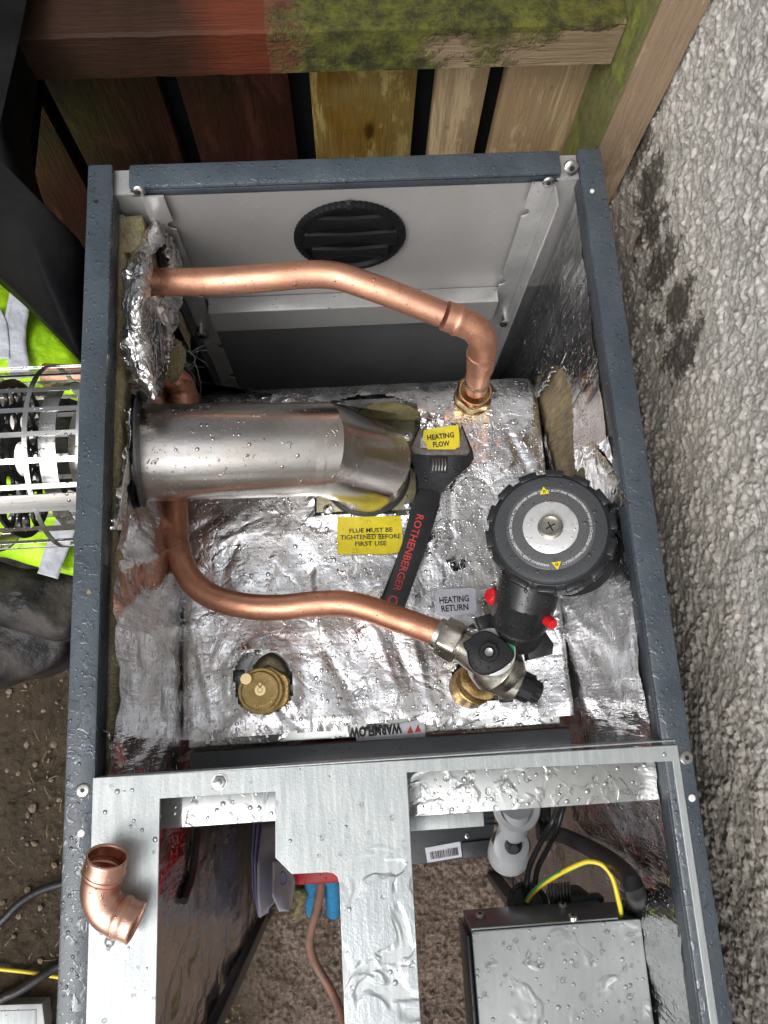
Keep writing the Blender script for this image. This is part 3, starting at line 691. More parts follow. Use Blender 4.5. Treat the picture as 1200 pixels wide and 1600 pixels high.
# round black air vent
vc = Vector((.2592, YB+.001, -.0945)); VR = .0625
fv = frame(vc, (0, -1, 0), (1, 0, 0))
vent = MB().lathe([(lambda a: VR+.0004*math.sin(a*60), 0), (lambda a: VR+.0004*math.sin(a*60), .004), (VR-.003, .0062), (VR-.008, .0062), (VR-.010, .0015)], fv, 360).build('air_vent', 'plastic_matt', cab)
MB().lathe([(VR-.0095, .0008), (VR-.0095, .0013)], fv, 48).build('vent_opening', 'gap_shade', vent)
for k, (h0, bw) in enumerate(((.031, .011), (.003, .012), (-.026, .012))):   # dished louvre bars that narrow towards the ends
    mb = MB(); bm = mb.bm; n = 28; rows = []
    half = math.sqrt((VR-.009)**2-h0*h0)
    for i in range(n+1):
        x = -half+2*half*i/n; q = x/half; hh = .0062+.0088*(abs(q)**1.7); sag = h0-.007*(1-q*q)
        yy = .0105*(1-q*q)*.7
        row = []
        for (t, d) in ((1, .001), (.85, .006), (.3, .0078), (-.3, .0070), (-.85, .005), (-1, .001)):
            row.append(bm.verts.new(fv @ Vector((x, -(sag+t*hh), d*.8+yy*.25))))
        rows.append(row)
    for a, b in zip(rows, rows[1:]):
        for j in range(5): bm.faces.new((a[j], a[j+1], b[j+1], b[j]))
    mb.build('louvre', 'plastic_matt', vent)
MB().box(vc+Vector((-.0025, -.007, VR-.006)), vc+Vector((.0025, -.001, VR+.003)), .001).build('lug', 'plastic', vent)
# ---- galvanised cover sheet with two openings
ZS = .0015
def P0(u, v, z=ZS): q = pz(u, v, z); return (q.x, q.y)
outer = [(.0235, -.5835), (.0235, -.940), (.5075, -.940), (.5075, -.5880)]
A = [P0(250, 1248), P0(430, 1237), P0(430, 1340), P0(456, 1366), P0(512, 1363)]
c_ = P0(530, 1380); A += [P0(521, 1365), P0(527, 1370)] + [c_, P0(538, 1590)]
A = A + [(A[-1][0], -.915), (P0(240, 1590)[0], -.915)]
B = [P0(636, 1207), P0(1058, 1189), P0(1102, 1590)]
B[1] = (.5012, B[1][1]); B[2] = (.5012, -.915); B += [(P0(655, 1590)[0]-.0005, -.915)]
def sheet(name, outer, holes, z1, z0, m, parent, bev=.0):
    from mathutils.geometry import delaunay_2d_cdt
    vs = []; es = []; 
    for poly in [outer]+holes:
        b = len(vs); n = len(poly); vs += [Vector(p) for p in poly]; es += [(b+i, b+(i+1) % n) for i in range(n)]
    r = delaunay_2d_cdt(vs, es, [], 0, 1e-6)
    V, F = r[0], r[2]; bm = bmesh.new()
    tv = [bm.verts.new((p.x, p.y, z1)) for p in V]
    fs = []
    for f in F:
        c = sum((V[i] for i in f), Vector((0, 0)))/len(f)
        if inpoly(c.x, c.y, outer) and not any(inpoly(c.x, c.y, h) for h in holes): fs.append(bm.faces.new([tv[i] for i in f]))
    bmesh.ops.dissolve_limit(bm, angle_limit=.01, verts=bm.verts[:], edges=bm.edges[:])
    ge = bmesh.ops.extrude_face_region(bm, geom=bm.faces[:])
    for v in ge['geom']:
        if isinstance(v, bmesh.types.BMVert): v.co.z = z0
    bmesh.ops.recalc_face_normals(bm, faces=bm.faces)
    if bev:
        ee = [e for e in bm.edges if len(e.link_faces) == 2 and e.calc_face_angle(0) > 1 and all(v.co.z > (z0+z1)/2 for v in e.verts)]
        bmesh.ops.bevel(bm, geom=ee, offset=bev, segments=2, affect='EDGES', profile=.5)
    me = bpy.data.meshes.new(name); bm.to_mesh(me); bm.free()
    return link(name, me, m, parent)
cs = sheet('cover_sheet', outer, [A, B], ZS, ZS-.0016, 'galv', cab, .0005)
MB().box((.0245, -.5850, -.020), (.5065, -.5836, ZS-.0002), .0006).build('folded_edge', 'galv', cs)
# folded lip that runs round the right opening
MB().box((.5000, -.915, -.011), (.5012, B[1][1]-.002, ZS-.0018)).build('folded_lip', 'galv', cs)
screw('nut', pz(343, 1222, ZS), (0, 0, 1), .0052, cs, hexh=True, hole=False, h=.003)
# channel under the sheet
yc0 = pz(350, 1290, -.026).y; 
ch = MB().box((.0275, pz(340, 1289, -.026).y, -.028), (.281, -.5995, -.026), .0005).build('support_channel', 'galv_wet', cab); ch['label'] = 'left length of the rain-covered steel channel under the cover sheet'
yc1 = pz(850, 1262, -.032).y
ch2 = MB().box((.276, yc1, -.034), (.4995, -.5925, -.0325), .0005).build('support_channel', 'galv_wet', cab); ch2['label'] = 'right length of the channel, thick with water drops'
MB().box((.2765, yc1-.012, -.0365), (.3445, yc1-.0005, -.0350), .0005).build('angle_bracket', 'galv', ch2)
for u, v in ((655, 1270), (745, 1266)):
    MB().lathe([(.0035, 0), (.0035, .0004)], frame(pz(u, v, -.0350), (0, 0, 1)) @ Matrix.Diagonal((1.5, .45, 1, 1)), 16).build('slot', 'ink', ch2)
# charcoal bar in front of the boiler
yb0 = pz(600, 1156, -.262).y
MB().box((.0445, yb0-.030, -.30), (.4870, yb0, -.262), .0015).build('cross_bar', 'panel_dark', cab)['label'] = 'charcoal cross bar in front of the foil jacket'
# front corner posts, base rails
MB().box((.0345, -.925, GZ), (.048, -.905, -.02), .001).build('front_post', 'panel_dark', cab)
MB().box((.470, -.885, GZ), (.492, -.870, -.02), .001).build('front_post', 'panel_dark', cab)
# barcode plate low in the right compartment
ZP = -.46
q = [pz(600, 1262, ZP), pz(775, 1255, ZP), pz(768, 1338, ZP), pz(600, 1356, ZP)]
plate = MB().prism(q, (0, 0, -.003), .0006).build('inner_plate', 'panel_dark', cab); plate['label'] = 'wet dark grey plate with a barcode sticker inside the right opening'
MB().prism([pz(722, 1317, ZP+.004), pz(766, 1312, ZP+.004), pz(767, 1336, ZP+.004), pz(724, 1341, ZP+.004)], (0, 0, -.0035), .001).build('raised_pad', 'panel_dark', plate)
screw('screw', pz(730, 1306, ZP+.0002), (0, 0, 1), .004, plate)
st = MB().prism([pz(664, 1325, ZP+.001), pz(719, 1315, ZP+.001), pz(722, 1339, ZP+.001), pz(668, 1348, ZP+.001)], (0, 0, -.0008)).build('barcode_sticker', 'label_white', plate)
mb = MB(); t_ = 0.
random.seed(3)
while t_ < .80:
    wd = random.choice((.008, .012, .02, .026)); 
    a, b = pz(664, 1325, ZP+.0016), pz(719, 1315, ZP+.0016); c, d = pz(668, 1348, ZP+.0016), pz(722, 1339, ZP+.0016)
    def bl(s_, t): return (a.lerp(b, s_)).lerp(c.lerp(d, s_), t)
    s0 = .11+t_; mb.prism([bl(s0, .34), bl(s0+wd, .34), bl(s0+wd, .84), bl(s0, .84)], (0, 0, -.0003)); t_ += wd+random.choice((.010, .016, .022))
mb.build('barcode', 'ink', st)
# ---------------------------------------------------------------- insulation blankets (glass wool with a foil face)
def wall_foil(name, x, y0, y1, z0, ztop, holes, parent, sgn, m='foil_wall', amp=.004, step=.005):
    ys = np.arange(y0, y1, step); zs = np.arange(z0, 0, step); V = []; keep = []
    for z in zs:
        for y in ys:
            zt_ = ztop(y)+.004*fbm((y*60, 1, 1))
            zz = min(z, zt_); kp = z < zt_+step
            d = amp*fbm((x*3, y*9, z*5), 3)+amp*.45*max(0, ridge((y*26+z*9, z*6, x))-.3)+.0012*fbm((y*60, z*12, 1))
            fold = max(0, 1-abs(zz-zt_)/.03)*.002
            p = Vector((x+sgn*(d+fold), y, zz)); 
            if kp and holes:
                k = (p-CP); c_ = CM.transposed() @ k; uu, vv = 600+FPX*c_.x/-c_.z, 800-FPX*c_.y/-c_.z
                if any(inpoly(uu+3*fbm((y*90, z*90, 2)), vv+3*fbm((y*90, z*90, 7)), h) for h in holes): kp = False
            V.append(p); keep.append(kp)
    return grid_mesh(name, V, len(ys), len(zs), m, parent, keep)
insL = thing('insulation_blanket', 'glass wool blanket with torn crumpled foil facing along the left side', 'insulation', (.02, -.45, GZ), 'foil-faced insulation lining the cabinet')
def wslab(name, x0, x1, y0, y1, z0, z1, parent, m, amp=.0035, cuts=26):
    mb = MB(); bm = mb.bm
    ny = int((y1-y0)/.006); nz = int((z1-z0)/.02); nx = 5
    def f(x, y, z): 
        p = Vector((x, y, z)); return p+Vector((amp*fbm(p*55), amp*.4*fbm(p*40+Vector((3, 3, 3))), amp*fbm(p*70+Vector((8, 1, 1)))))
    for ax, fixed in (('top', z1), ('x0', x0), ('x1', x1)):
        if ax == 'top': G = [[bm.verts.new(f(x0+(x1-x0)*i/nx, y0+(y1-y0)*j/ny, z1)) for i in range(nx+1)] for j in range(ny+1)]
        else: G = [[bm.verts.new(f(fixed, y0+(y1-y0)*j/ny, z0+(z1-z0)*i/nz)) for i in range(nz+1)] for j in range(ny+1)]
        for a, b in zip(G, G[1:]):
            for k in range(len(a)-1): bm.faces.new((a[k], a[k+1], b[k+1], b[k]))
    bmesh.ops.remove_doubles(bm, verts=bm.verts[:], dist=1e-5)
    return mb.build(name, m, parent, ang=180)
wslab('glass_wool', .0045, .0270, -.932, -.034, -.90, -.034, insL, 'wool', .003)
wslab('glass_wool_corner', .0045, .0455, -.078, -.0345, -.26, -.036, insL, 'wool', .004)
def ztL(y):
    return -.24 if y > -.112 else (-.056 if y > -.22 else (-.050 if y > -.34 else (-.030 if y > -.40 else -.012)))
holeL = [(225, 655), (232, 610), (262, 615), (270, 640), (215, 790), (205, 780), (205, 700)]
wall_foil('foil_facing', .0315, -.932, -.036, -.93, ztL, [], insL, 1, amp=.0065)
# crumpled foil torn off the left wall round the pipe
def patch(name, lc, rc, xl, xr_, parent, m='foil_crumple', n=34, mm=90, amp=.009, lift=.5):
    """lc, rc: left and right outline (photo px) as lists of the same length; xl, xr_: depths x"""
    V = []; K = len(lc)-1
    def smp(a, t):
        f_ = t*K; i = min(int(f_), K-1); s_ = f_-i; return [a[i][k]*(1-s_)+a[i+1][k]*s_ for k in range(len(a[i]))]
    for j in range(mm):
        t = j/(mm-1); l, r = smp(lc, t), smp(rc, t)
        for i in range(n):
            s_ = i/(n-1); u = l[0]*(1-s_)+r[0]*s_; v = l[1]*(1-s_)+r[1]*s_
            edge = 1-min(i, n-1-i)/(n*.25); u += (8*fbm((t*11+xl*90, i//n, 2.), 4) if edge > 0 else 0)*max(0, edge)
            x = xl*(1-s_)+xr_*s_+lift*.02*math.sin(math.pi*s_)
            p = px(u, v, x)
            q = Vector((p.x*34, p.y*24, p.z*8)); e = ridge(q)*.5+ridge(q*2.3+Vector((5, 0, 0)))*.3+ridge(q*5.1)*.12
            V.append(p+Vector((amp*.45*e, amp*.5*mn.noise(q*1.7), amp*(e+.25*ridge(q*9.)*.4))))
    return grid_mesh(name, V, n, mm, m, parent, smooth=False, solid=.0004)
patch('torn_foil', [(228, 340), (208, 385), (192, 430), (190, 500), (193, 560), (200, 600), (222, 632)], [(264, 332), (266, 365), (238, 405), (232, 470), (262, 520), (252, 590), (244, 628)], .032, .062, insL, lift=.35)['label'] = 'large crumpled flap of torn foil round the upper copper pipe'
patch('torn_foil', [(250, 368), (256, 400), (262, 432)], [(266, 372), (284, 402), (286, 436)], .056, .068, insL, n=16, mm=34, amp=.006, lift=.1)
patch('torn_foil', [(228, 470), (236, 520), (250, 560), (252, 615)], [(284, 462), (278, 500), (268, 545), (262, 580)], .046, .066, insL, n=26, mm=50, amp=.008, lift=.2)
patch('torn_foil', [(196, 640), (198, 690), (188, 740), (180, 800), (172, 830)], [(214, 640), (208, 690), (204, 740), (196, 790), (190, 830)], .030, .036, insL, n=14, mm=60, amp=.004, lift=.1)
patch('torn_foil', [(165, 1140), (172, 1170), (185, 1196)], [(182, 1150), (196, 1175), (198, 1196)], .031, .035, insL, n=12, mm=16, amp=.003, lift=.0)
def fibres(name, ctr, n, ln, parent, spread=.012, m='white', r=.00012, dirv=(0, 0, -1)):
    mb = MB()
    for k in range(n):
        p = Vector(ctr)+Vector((random.gauss(0, spread*.4), random.gauss(0, spread), random.gauss(0, spread*.8))); d = Vector(dirv)+Vector([random.gauss(0, .5) for _ in range(3)]); d.normalize()
        pts = [p.copy()]
        for i in range(6): d = (d+Vector([random.gauss(0, .35) for _ in range(3)])).normalized(); p = p+d*ln/6*random.uniform(.6, 1.2); pts.append(p.copy())
        mb.tube(pts, r, 4, smoothn=2)
    o = mb.build(name, m, parent); o['kind'] = 'stuff'; return o
fibres('loose_fibres', px(292, 560, .060), 14, .05, insL)
tf = blob('wool_tuft', [(268, 530), (284, 536), (282, 560), (272, 585), (258, 588), (262, 560)], (270, 560), -.165, .006, 'wool', insL, amp=.003, nsc=80, under=.02)
insR = thing('insulation_blanket', 'foil-faced glass wool blanket on the right side, torn open to show brown wool', 'insulation', (.5, -.45, GZ), 'foil-faced insulation lining the cabinet')
wslab('glass_wool', .5035, .5150, -.932, -.034, -.90, -.036, insR, 'wool_brown', .0045)
tear = [(832, 602), (843, 590), (860, 573), (874, 577), (886, 590), (894, 622), (895, 700), (900, 748), (868, 748), (858, 700), (846, 650), (833, 628)]
tear2 = [(966, 652), (975, 668), (978, 700), (962, 690), (958, 668)]
wall_foil('foil_facing', .4985, -.932, -.034, -.93, lambda y: -.030 if y > -.30 else -.022, [tear, tear2], insR, -1, amp=.0045, step=.004)
# brown wool bulging through the tear
patch('torn_foil', [(898, 705), (905, 745), (920, 780), (934, 800)], [(925, 690), (948, 720), (966, 755), (980, 790)], .4968, .4950, insR, n=24, mm=40, amp=.0022, lift=-.12)
patch('torn_foil', [(829, 612), (843, 592), (858, 574)], [(839, 622), (852, 600), (864, 580)], .4950, .4925, insR, n=8, mm=24, amp=.002, lift=-.1)
for k_, (u, v) in enumerate(((968, 675), (915, 742), (940, 765))):
    blob('wool_tuft', [(u-9, v-9), (u+5, v-12), (u+9, v+6), (u-2, v+12)], (u, v), -.115-.004*k_, .003, 'wool_bit', insR, amp=.003, nsc=120)
# ---------------------------------------------------------------- boiler in its foil jacket
ZT = -.262
boi = thing('boiler', 'oil boiler wrapped in a shiny rain-beaded foil jacket, in the middle of the cabinet', 'boiler', (.26, -.36, GZ))
flats = [[(505, 795), (650, 795), (650, 880), (505, 880)], [(665, 905), (760, 905), (760, 975), (665, 975)]]
holes = [[(496, 660), (520, 628), (560, 616), (610, 618), (650, 634), (655, 700), (652, 803), (494, 803)],
         [(366, 1052), (380, 1028), (410, 1015), (436, 1020), (452, 1040), (458, 1066), (452, 1095), (430, 1112), (398, 1112), (374, 1096)],
         [(708, 1052), (716, 1036), (760, 1030), (800, 1060), (800, 1096), (740, 1092), (716, 1078)]]
hw = [[tuple(pz(u, v, ZT).xy) for u, v in h] for h in holes]; fw = [[tuple(pz(u, v, ZT).xy) for u, v in h] for h in flats]
hc = [np.mean(h, axis=0) for h in hw]
def dpoly(x, y, P):
    best = 9.
    for i in range(len(P)):
        a, b = Vector(P[i]), Vector(P[(i+1) % len(P)]); d = b-a; t = max(0, min(1, (Vector((x, y))-a).dot(d)/d.length_squared)); best = min(best, (Vector((x, y))-a-d*t).length)
    return best
XJ0, XJ1, YJ0, YJ1 = .031, .4960, -.574, -.118
creases = [tuple(pz(*p, ZT).xy for p in q) for q in (((285, 840), (342, 806)), ((345, 850), (384, 830)), ((384, 808), (346, 900)), ((588, 985), (622, 1085)), ((608, 975), (640, 1060)), ((645, 1000), (665, 1075)), ((700, 640), (705, 860)), ((770, 600), (762, 700)), ((775, 640), (830, 745)), ((390, 1112), (352, 1140)), ((440, 1110), (470, 1142)), ((660, 850), (700, 838)), ((500, 880), (470, 905)), ((560, 600), (600, 626)), ((480, 610), (440, 640)), ((820, 1080), (850, 1130)), ((690, 1110), (760, 1128)), ((300, 960), (330, 1120)), ((500, 1000), (560, 1110)))]
def foilz(x, y):
    q = Vector((x*13, y*11, 2.)); a = 1.
    for f_ in fw: 
        a *= min(1, .12+dpoly(x, y, f_)/.02) if not inpoly(x, y, f_) else .12
    h = .0042*fbm(q, 2)+.0060*max(0, ridge((x*15+3, y*7, 5.))-.6)*max(0, mn.noise(Vector((x*7, y*7, 9)))+.25)+.0010*max(0, ridge((x*38, y*30, 1.))-.4)+.0003*fbm((x*110, y*110, 0), 2)
    cz_ = 0
    for k_, (ca, cb_) in enumerate(creases):
        d = cb_-ca; t = max(0, min(1, (Vector((x, y))-ca).dot(d)/d.length_squared)); dd = (Vector((x, y))-ca-d*t).length
        if dd < .009: cz_ += (.0026 if k_ % 2 else -.0022)*(1-dd/.009)**1.4*math.sin(math.pi*(.12+.76*t))
    z = ZT+h*a+cz_*a
    for c, P in zip(hc, hw):
        d = dpoly(x, y, P)
        if d < .016: z += (.0025+.004*max(0, ridge((x*35, y*35, 4))-.3))*(1-d/.016)
    e = YJ1-y                                   # rounded back shoulder
    if e < .065: z -= (1-math.sqrt(max(0, 1-(1-e/.065)**2)))*.055
    for e, r in ((x-XJ0, .018), (XJ1-x, .010)):
        if e < r: z -= (1-math.sqrt(max(0, 1-(1-e/r)**2)))*r
    e = y-YJ0+.006*fbm((x*22, 3, 3))
    if e < .02: z -= .010*(1-max(e, 0)/.02)-.008*max(0, ridge((x*30, 1, 7)))*(1-max(e, 0)/.02)
    # seam where the jacket laps onto the right wall
    return z
step = .0028
xs_ = np.arange(XJ0, XJ1+.001, step); ys_ = np.arange(YJ0-.004, YJ1+.0005, step); V = []; keep = []
for y in ys_:
    for x in xs_:
        e = y-YJ0-.005+.005*fbm((x*22, 3, 3))-.008*max(0, min(1, (.055-abs(x-.262))/.012))
        kp = e > 0 and not any(inpoly(x+.0012*fbm((x*90, y*90, 1)), y+.0012*fbm((x*90, y*90, 5)), h) for h in hw)
        V.append(Vector((x, y, foilz(x, y)))); keep.append(kp)
grid_mesh('foil_jacket', V, len(xs_), len(ys_), 'foil', boi, keep)
# skirts of the jacket: back and sides, and the boiler casing inside
def vert_foil(name, p0, p1, z0, z1, nrm, parent, amp=.003):
    p0, p1 = Vector(p0), Vector(p1); n = int((p1-p0).length/.006)+1; m_ = int((z1-z0)/.008)+1; V = []
    for j in range(m_):
        for i in range(n):
            p = p0.lerp(p1, i/(n-1)); z = z0+(z1-z0)*j/(m_-1); V.append(Vector((p.x, p.y, z))+Vector(nrm)*amp*(fbm((p.x*25, p.y*25, z*12))+.3))
    return grid_mesh(name, V, n, m_, 'foil', parent)
vert_foil('jacket_skirt', (XJ0, YJ1, 0), (XJ1, YJ1, 0), GZ+.1, ZT-.053, (0, 1, 0), boi)
vert_foil('jacket_skirt', (XJ0+.004, YJ0, 0), (XJ0+.004, YJ1, 0), GZ+.1, ZT-.012, (-1, 0, 0), boi)
ctop = MB().box((.040, -.5765, GZ+.1), (.480, -.150, ZT-.014), .002).build('casing', 'galv_wet', boi)
# shadowed gasket plate the flue stands on
zpl = ZT-.0005
pl_ = MB().prism([pz(494, 712, zpl), pz(494, 801, zpl), pz(651, 796, zpl), pz(648, 654, zpl), pz(520, 640, zpl)], (0, 0, -.004), .0008).build('flue_plate', 'iron', boi)
for u, v in ((513, 796), (638, 789), (636, 682)):
    screw('bolt', pz(u, v, zpl), (0, 0, 1), .0052, pl_, hexh=True, hole=False, h=.0035)
blob('door_insulation', [(566, 652), (575, 634), (610, 628), (645, 636), (655, 655)], (610, 648), ZT+.002, .004, 'wool_bit', boi, amp=.0015, nsc=60)
# stickers
def sticker(name, q, m, parent, label, dz=.0045, bend=0):
    mb = MB(); bm = mb.bm; top = [pz(u, v, ZT+dz) for u, v in q]; mb.prism(top, (0, 0, -.0008))
    for ax in (0, 1):
        lo_, hi_ = min(p[ax] for p in top), max(p[ax] for p in top)
        for k in range(1, 16):
            co = [0, 0, 0]; co[ax] = lo_+(hi_-lo_)*k/16; no = [0, 0, 0]; no[ax] = 1
            bmesh.ops.bisect_plane(bm, geom=bm.verts[:]+bm.edges[:]+bm.faces[:], plane_co=co, plane_no=no)
    o = mb.build(name, m, parent, ang=60); crumple(o); o['label'] = label; return o
zs_ = ZT+.0046
s1 = sticker('warning_sticker', [(527, 808), (626, 806), (629, 836), (628, 862), (606, 866), (527, 866)], 'label_yellow', boi, 'yellow sticker about tightening the flue')
text_px('FLUE MUST BE', (546, 833), (613, 831), 7.2, zs_, 'ink', s1, bold=.012, thick=.0006); text_px('TIGHTENED BEFORE', (532, 843.5), (626, 841), 7.2, zs_, 'ink', s1, bold=.012, thick=.0006); text_px('FIRST USE', (555, 853.5), (604, 852), 7.2, zs_, 'ink', s1, bold=.012, thick=.0006)
MB().prism([pz(571, 834.8, zs_+.0006), pz(598, 834.2, zs_+.0006), pz(598, 835, zs_+.0006), pz(571, 835.6, zs_+.0006)], (0, 0, -.0002)).build('underline', 'ink', s1)
s2 = sticker('return_sticker', [(679, 924), (683, 921), (739, 918), (743, 921), (745, 955), (742, 958), (686, 963), (682, 960)], 'label_white', boi, 'white sticker reading HEATING RETURN')
text_px('HEATING', (687, 943), (733, 939.5), 10, zs_, 'ink', s2, bold=.02); text_px('RETURN', (690, 956), (732, 953), 10, zs_, 'ink', s2, bold=.02)
for o_ in list(s1.children)+list(s2.children): crumple(o_)
# maker's plate low at the front edge of the casing, upside down and half hidden
zm = ZT-.0125
s3 = MB().prism([pz(556, 1146, zm), pz(664, 1122, zm), pz(665, 1162, zm), pz(558, 1170, zm)], (0, 0, -.0008)).build('name_plate', 'label_white', boi); s3['label'] = 'upside-down name plate at the front edge of the boiler'
text_px('WARMFLOW', (627, 1131), (545, 1139), 14, zm+.0005, 'ink', s3, bold=.05)
for a, b, c in (((636, 1146), (641, 1134), (646, 1145)), ((648, 1144), (653, 1132), (658, 1143))):
    MB().prism([pz(*a, zm+.0006), pz(*b, zm+.0006), pz(*c, zm+.0006)], (0, 0, -.0004)).build('plate_emblem', 'ink_red', s3)
# ---------------------------------------------------------------- flue
fl = thing('flue_pipe', 'fat brushed stainless flue with mitred elbow crossing from the left wall onto the boiler', 'flue pipe', tuple(pz(592, 745, ZT)))
FR = .0520
f0, f1 = pz(214, 708, -.120), pz(500, 702, -.150)
ax = (f1-f0).normalized()
outlet = pz(582, 722, -.205); down = Vector((0, 0, -1))
mid = Vector((outlet.x, outlet.y, -.196))
MB().tube([f0-ax*.002, f0, f0+ax*.001, f1], FR, 72, rad=[FR+.0012, FR+.0016, FR, FR]).build('tube', 'steel', fl)
# two-piece segment elbow
e1 = f1+ax*.0; e2 = f1+ax*.030+Vector((0, -.006, -.010)); e3 = f1+ax*.052+Vector((0, -.012, -.042)); e4 = e3+Vector((.004, -.006, -.055))
def mitre(pts, r, seg=72):
    mb = MB(); P = [Vector(p) for p in pts]; rings = []
    for i, p in enumerate(P):
        d0 = (P[i]-P[i-1]).normalized() if i else (P[1]-P[0]).normalized(); d1 = (P[i+1]-P[i]).normalized() if i < len(P)-1 else d0
        nrm = (d0+d1).normalized(); 
        if i == 0:
            a = Vector((0, 0, 1)); a = (a-d1*a.dot(d1)).normalized(); base = [p+(a*math.cos(2*math.pi*k/seg)+d1.cross(a)*math.sin(2*math.pi*k/seg))*r for k in range(seg)]; rings.append([mb.bm.verts.new(q) for q in base]); last = base; continue
        cur = []
        for q in last:
            t = (p-q).dot(nrm)/d0.dot(nrm); cur.append(q+d0*t)
        rings.append([mb.bm.verts.new(q) for q in cur]); last = cur
    for a, b in zip(rings, rings[1:]):
        for k in range(seg): mb.bm.faces.new((a[k], a[(k+1) % seg], b[(k+1) % seg], b[k]))
    return mb
rc = pz(572, 742, ZT); E2 = Vector((rc.x, rc.y, -.152-(rc.x-f1.x)*1.15)); E3 = Vector((rc.x, rc.y, ZT+.004))
mb = mitre([f1-ax*.01, f1+ax*.0004, E2, E3], FR+.0003); mb.build('elbow', 'steel', fl, ang=18)
MB().tube([f1-ax*.0015, f1+ax*.0012], FR+.0005, 72, cap=False).build('seam_bead', 'steel', fl)
MB().lathe([(FR+.0035, 0), (FR+.0035, .010), (FR+.001, .012)], frame((rc.x, rc.y, ZT-.004), (0, 0, 1)), 60).build('spigot_ring', 'panel_dark', fl)
# wider dark sleeve behind the open end, on the cabinet side
MB().tube([f0-ax*.045, f0-ax*.001], FR-.003, 64).build('inner_sleeve', 'panel_dark', fl)
MB().tube([px(222, 705, .0335)-ax*.002, px(222, 705, .0335)+ax*.0], FR+.006, 64).build('wall_sleeve', 'panel_dark', fl)
screw('screw', px(205, 806, .036), (1, 0, 0), .005, fl)
# ---------------------------------------------------------------- copper pipes
PR = .0142
up_ = thing('copper_pipe', 'upper bright copper flow pipe bent across the back, over the air vent', 'pipe', tuple(pz(742, 610, -.25)), 'copper heating pipes in the cabinet')
pts = [px(205, 444, .006), pz(240, 441, -.060), pz(330, 440, -.056), pz(420, 434, -.052), pz(480, 429, -.052), pz(525, 431, -.053), pz(570, 445, -.056), pz(620, 463, -.062), pz(690, 491, -.075)]
MB().tube(pts, PR, 40, smoothn=5).build('pipe', 'copper', up_)
a_, b_ = pz(682, 488, -.074), pz(728, 503, -.083)
fitting = [a_, pz(712, 499, -.079), pz(714, 500, -.0795), pz(717, 501, -.080), pz(719, 502, -.0805), pz(730, 506, -.084), pz(740, 513, -.088), pz(748, 522, -.095), pz(752, 533, -.104), pz(751, 545, -.118), pz(750, 550, -.125), pz(750, 553, -.129), pz(749, 557, -.133), pz(748, 575, -.158)]
R1 = PR+.0018
MB().tube([pz(695, 493, -.0755), pz(711, 498.5, -.0788), pz(713.5, 499.5, -.0793), pz(717, 501, -.080), pz(719.5, 502, -.0805), pz(731, 507, -.084), pz(741, 513, -.088), pz(749, 522, -.094), pz(754, 534, -.104), pz(753, 548, -.122), pz(752, 552, -.127), pz(752, 556, -.132), pz(751, 560, -.137), pz(750, 575, -.158)], R1, 40, rad=[R1, R1, R1+.0013, R1+.0013, R1, R1, R1, R1, R1, R1, R1+.001, R1+.001, R1, R1-.0002], smoothn=3).build('elbow', 'copper', up_)
nutc = pz(742, 612, -.236)
MB().tube([pz(750, 566, -.147), Vector((nutc.x, nutc.y, -.225))], PR, 36).build('pipe', 'copper', up_)
for z_ in (-.196, -.202):
    t = (z_+.147)/(-.225+.147); c = pz(750, 566, -.147).lerp(Vector((nutc.x, nutc.y, -.225)), t)
    MB().tube([c+Vector((0, 0, .0016)), c, c-Vector((0, 0, .0016))], PR, 36, rad=[PR+.0004, PR+.0013, PR+.0004]).build('solder_ring', 'nickel', up_)
un = thing('brass_union', 'brass hexagon union nut at the foot of the upper copper pipe', 'nut', (nutc.x, nutc.y, ZT))
fn = frame((nutc.x, nutc.y, ZT), (0, 0, 1), (1, .25, 0))
MB().lathe([(.0245, 0), (.0245, .006), (.0225, .008)], fn, 60).build('body', 'brass', un)
MB().lathe([(hexr(.0255, 6, .06), .0085), (hexr(.0260, 6, .05), .0100), (hexr(.0260, 6, .05), .0250), (hexr(.0245, 6, .08), .0275), (.0205, .0290), (.0188, .0290), (.0182, .0215), (.0150, .0215)], fn, 96).build('hex_nut', 'brass', un, ang=25)
MB().lathe([(.0205, .0292), (.0205, .0300), (.0188, .0301), (.0186, .0230)], fn, 60, cap=False).build('rim', 'copper_bright', un)
lo = thing('copper_pipe', 'lower copper return pipe curving from the left elbow under the flue to the pump valve', 'pipe', tuple(pz(276, 800, -.235)), 'copper heating pipes in the cabinet')
LP = [pz(286, 640, -.205), pz(279, 700, -.212), pz(275, 780, -.216), pz(274, 830, -.214), pz(281, 870, -.206), pz(300, 908, -.198), pz(335, 934, -.190), pz(385, 947, -.182), pz(440, 949, -.176), pz(490, 944, -.172), pz(535, 943, -.168), pz(575, 951, -.164), pz(620, 967, -.158), pz(660, 981, -.153), pz(695, 994, -.149)]
MB().tube(LP, PR, 40, smoothn=5).build('pipe', 'copper_dark', lo)
MB().tube([pz(288, 660, -.205), pz(288, 628, -.203), pz(288, 624, -.2028), pz(288, 619, -.2022), pz(287, 614, -.2015), pz(284, 603, -.200), pz(277, 596, -.197), pz(268, 591, -.193), pz(262, 588, -.190), pz(256, 584, -.187), pz(244, 576, -.180), pz(225, 566, -.170)], R1, 36, smoothn=3,
   rad=[R1, R1, R1+.0012, R1+.0012, R1, R1, R1, R1, R1+.0005, R1, R1, R1]).build('elbow', 'copper_dark', lo)
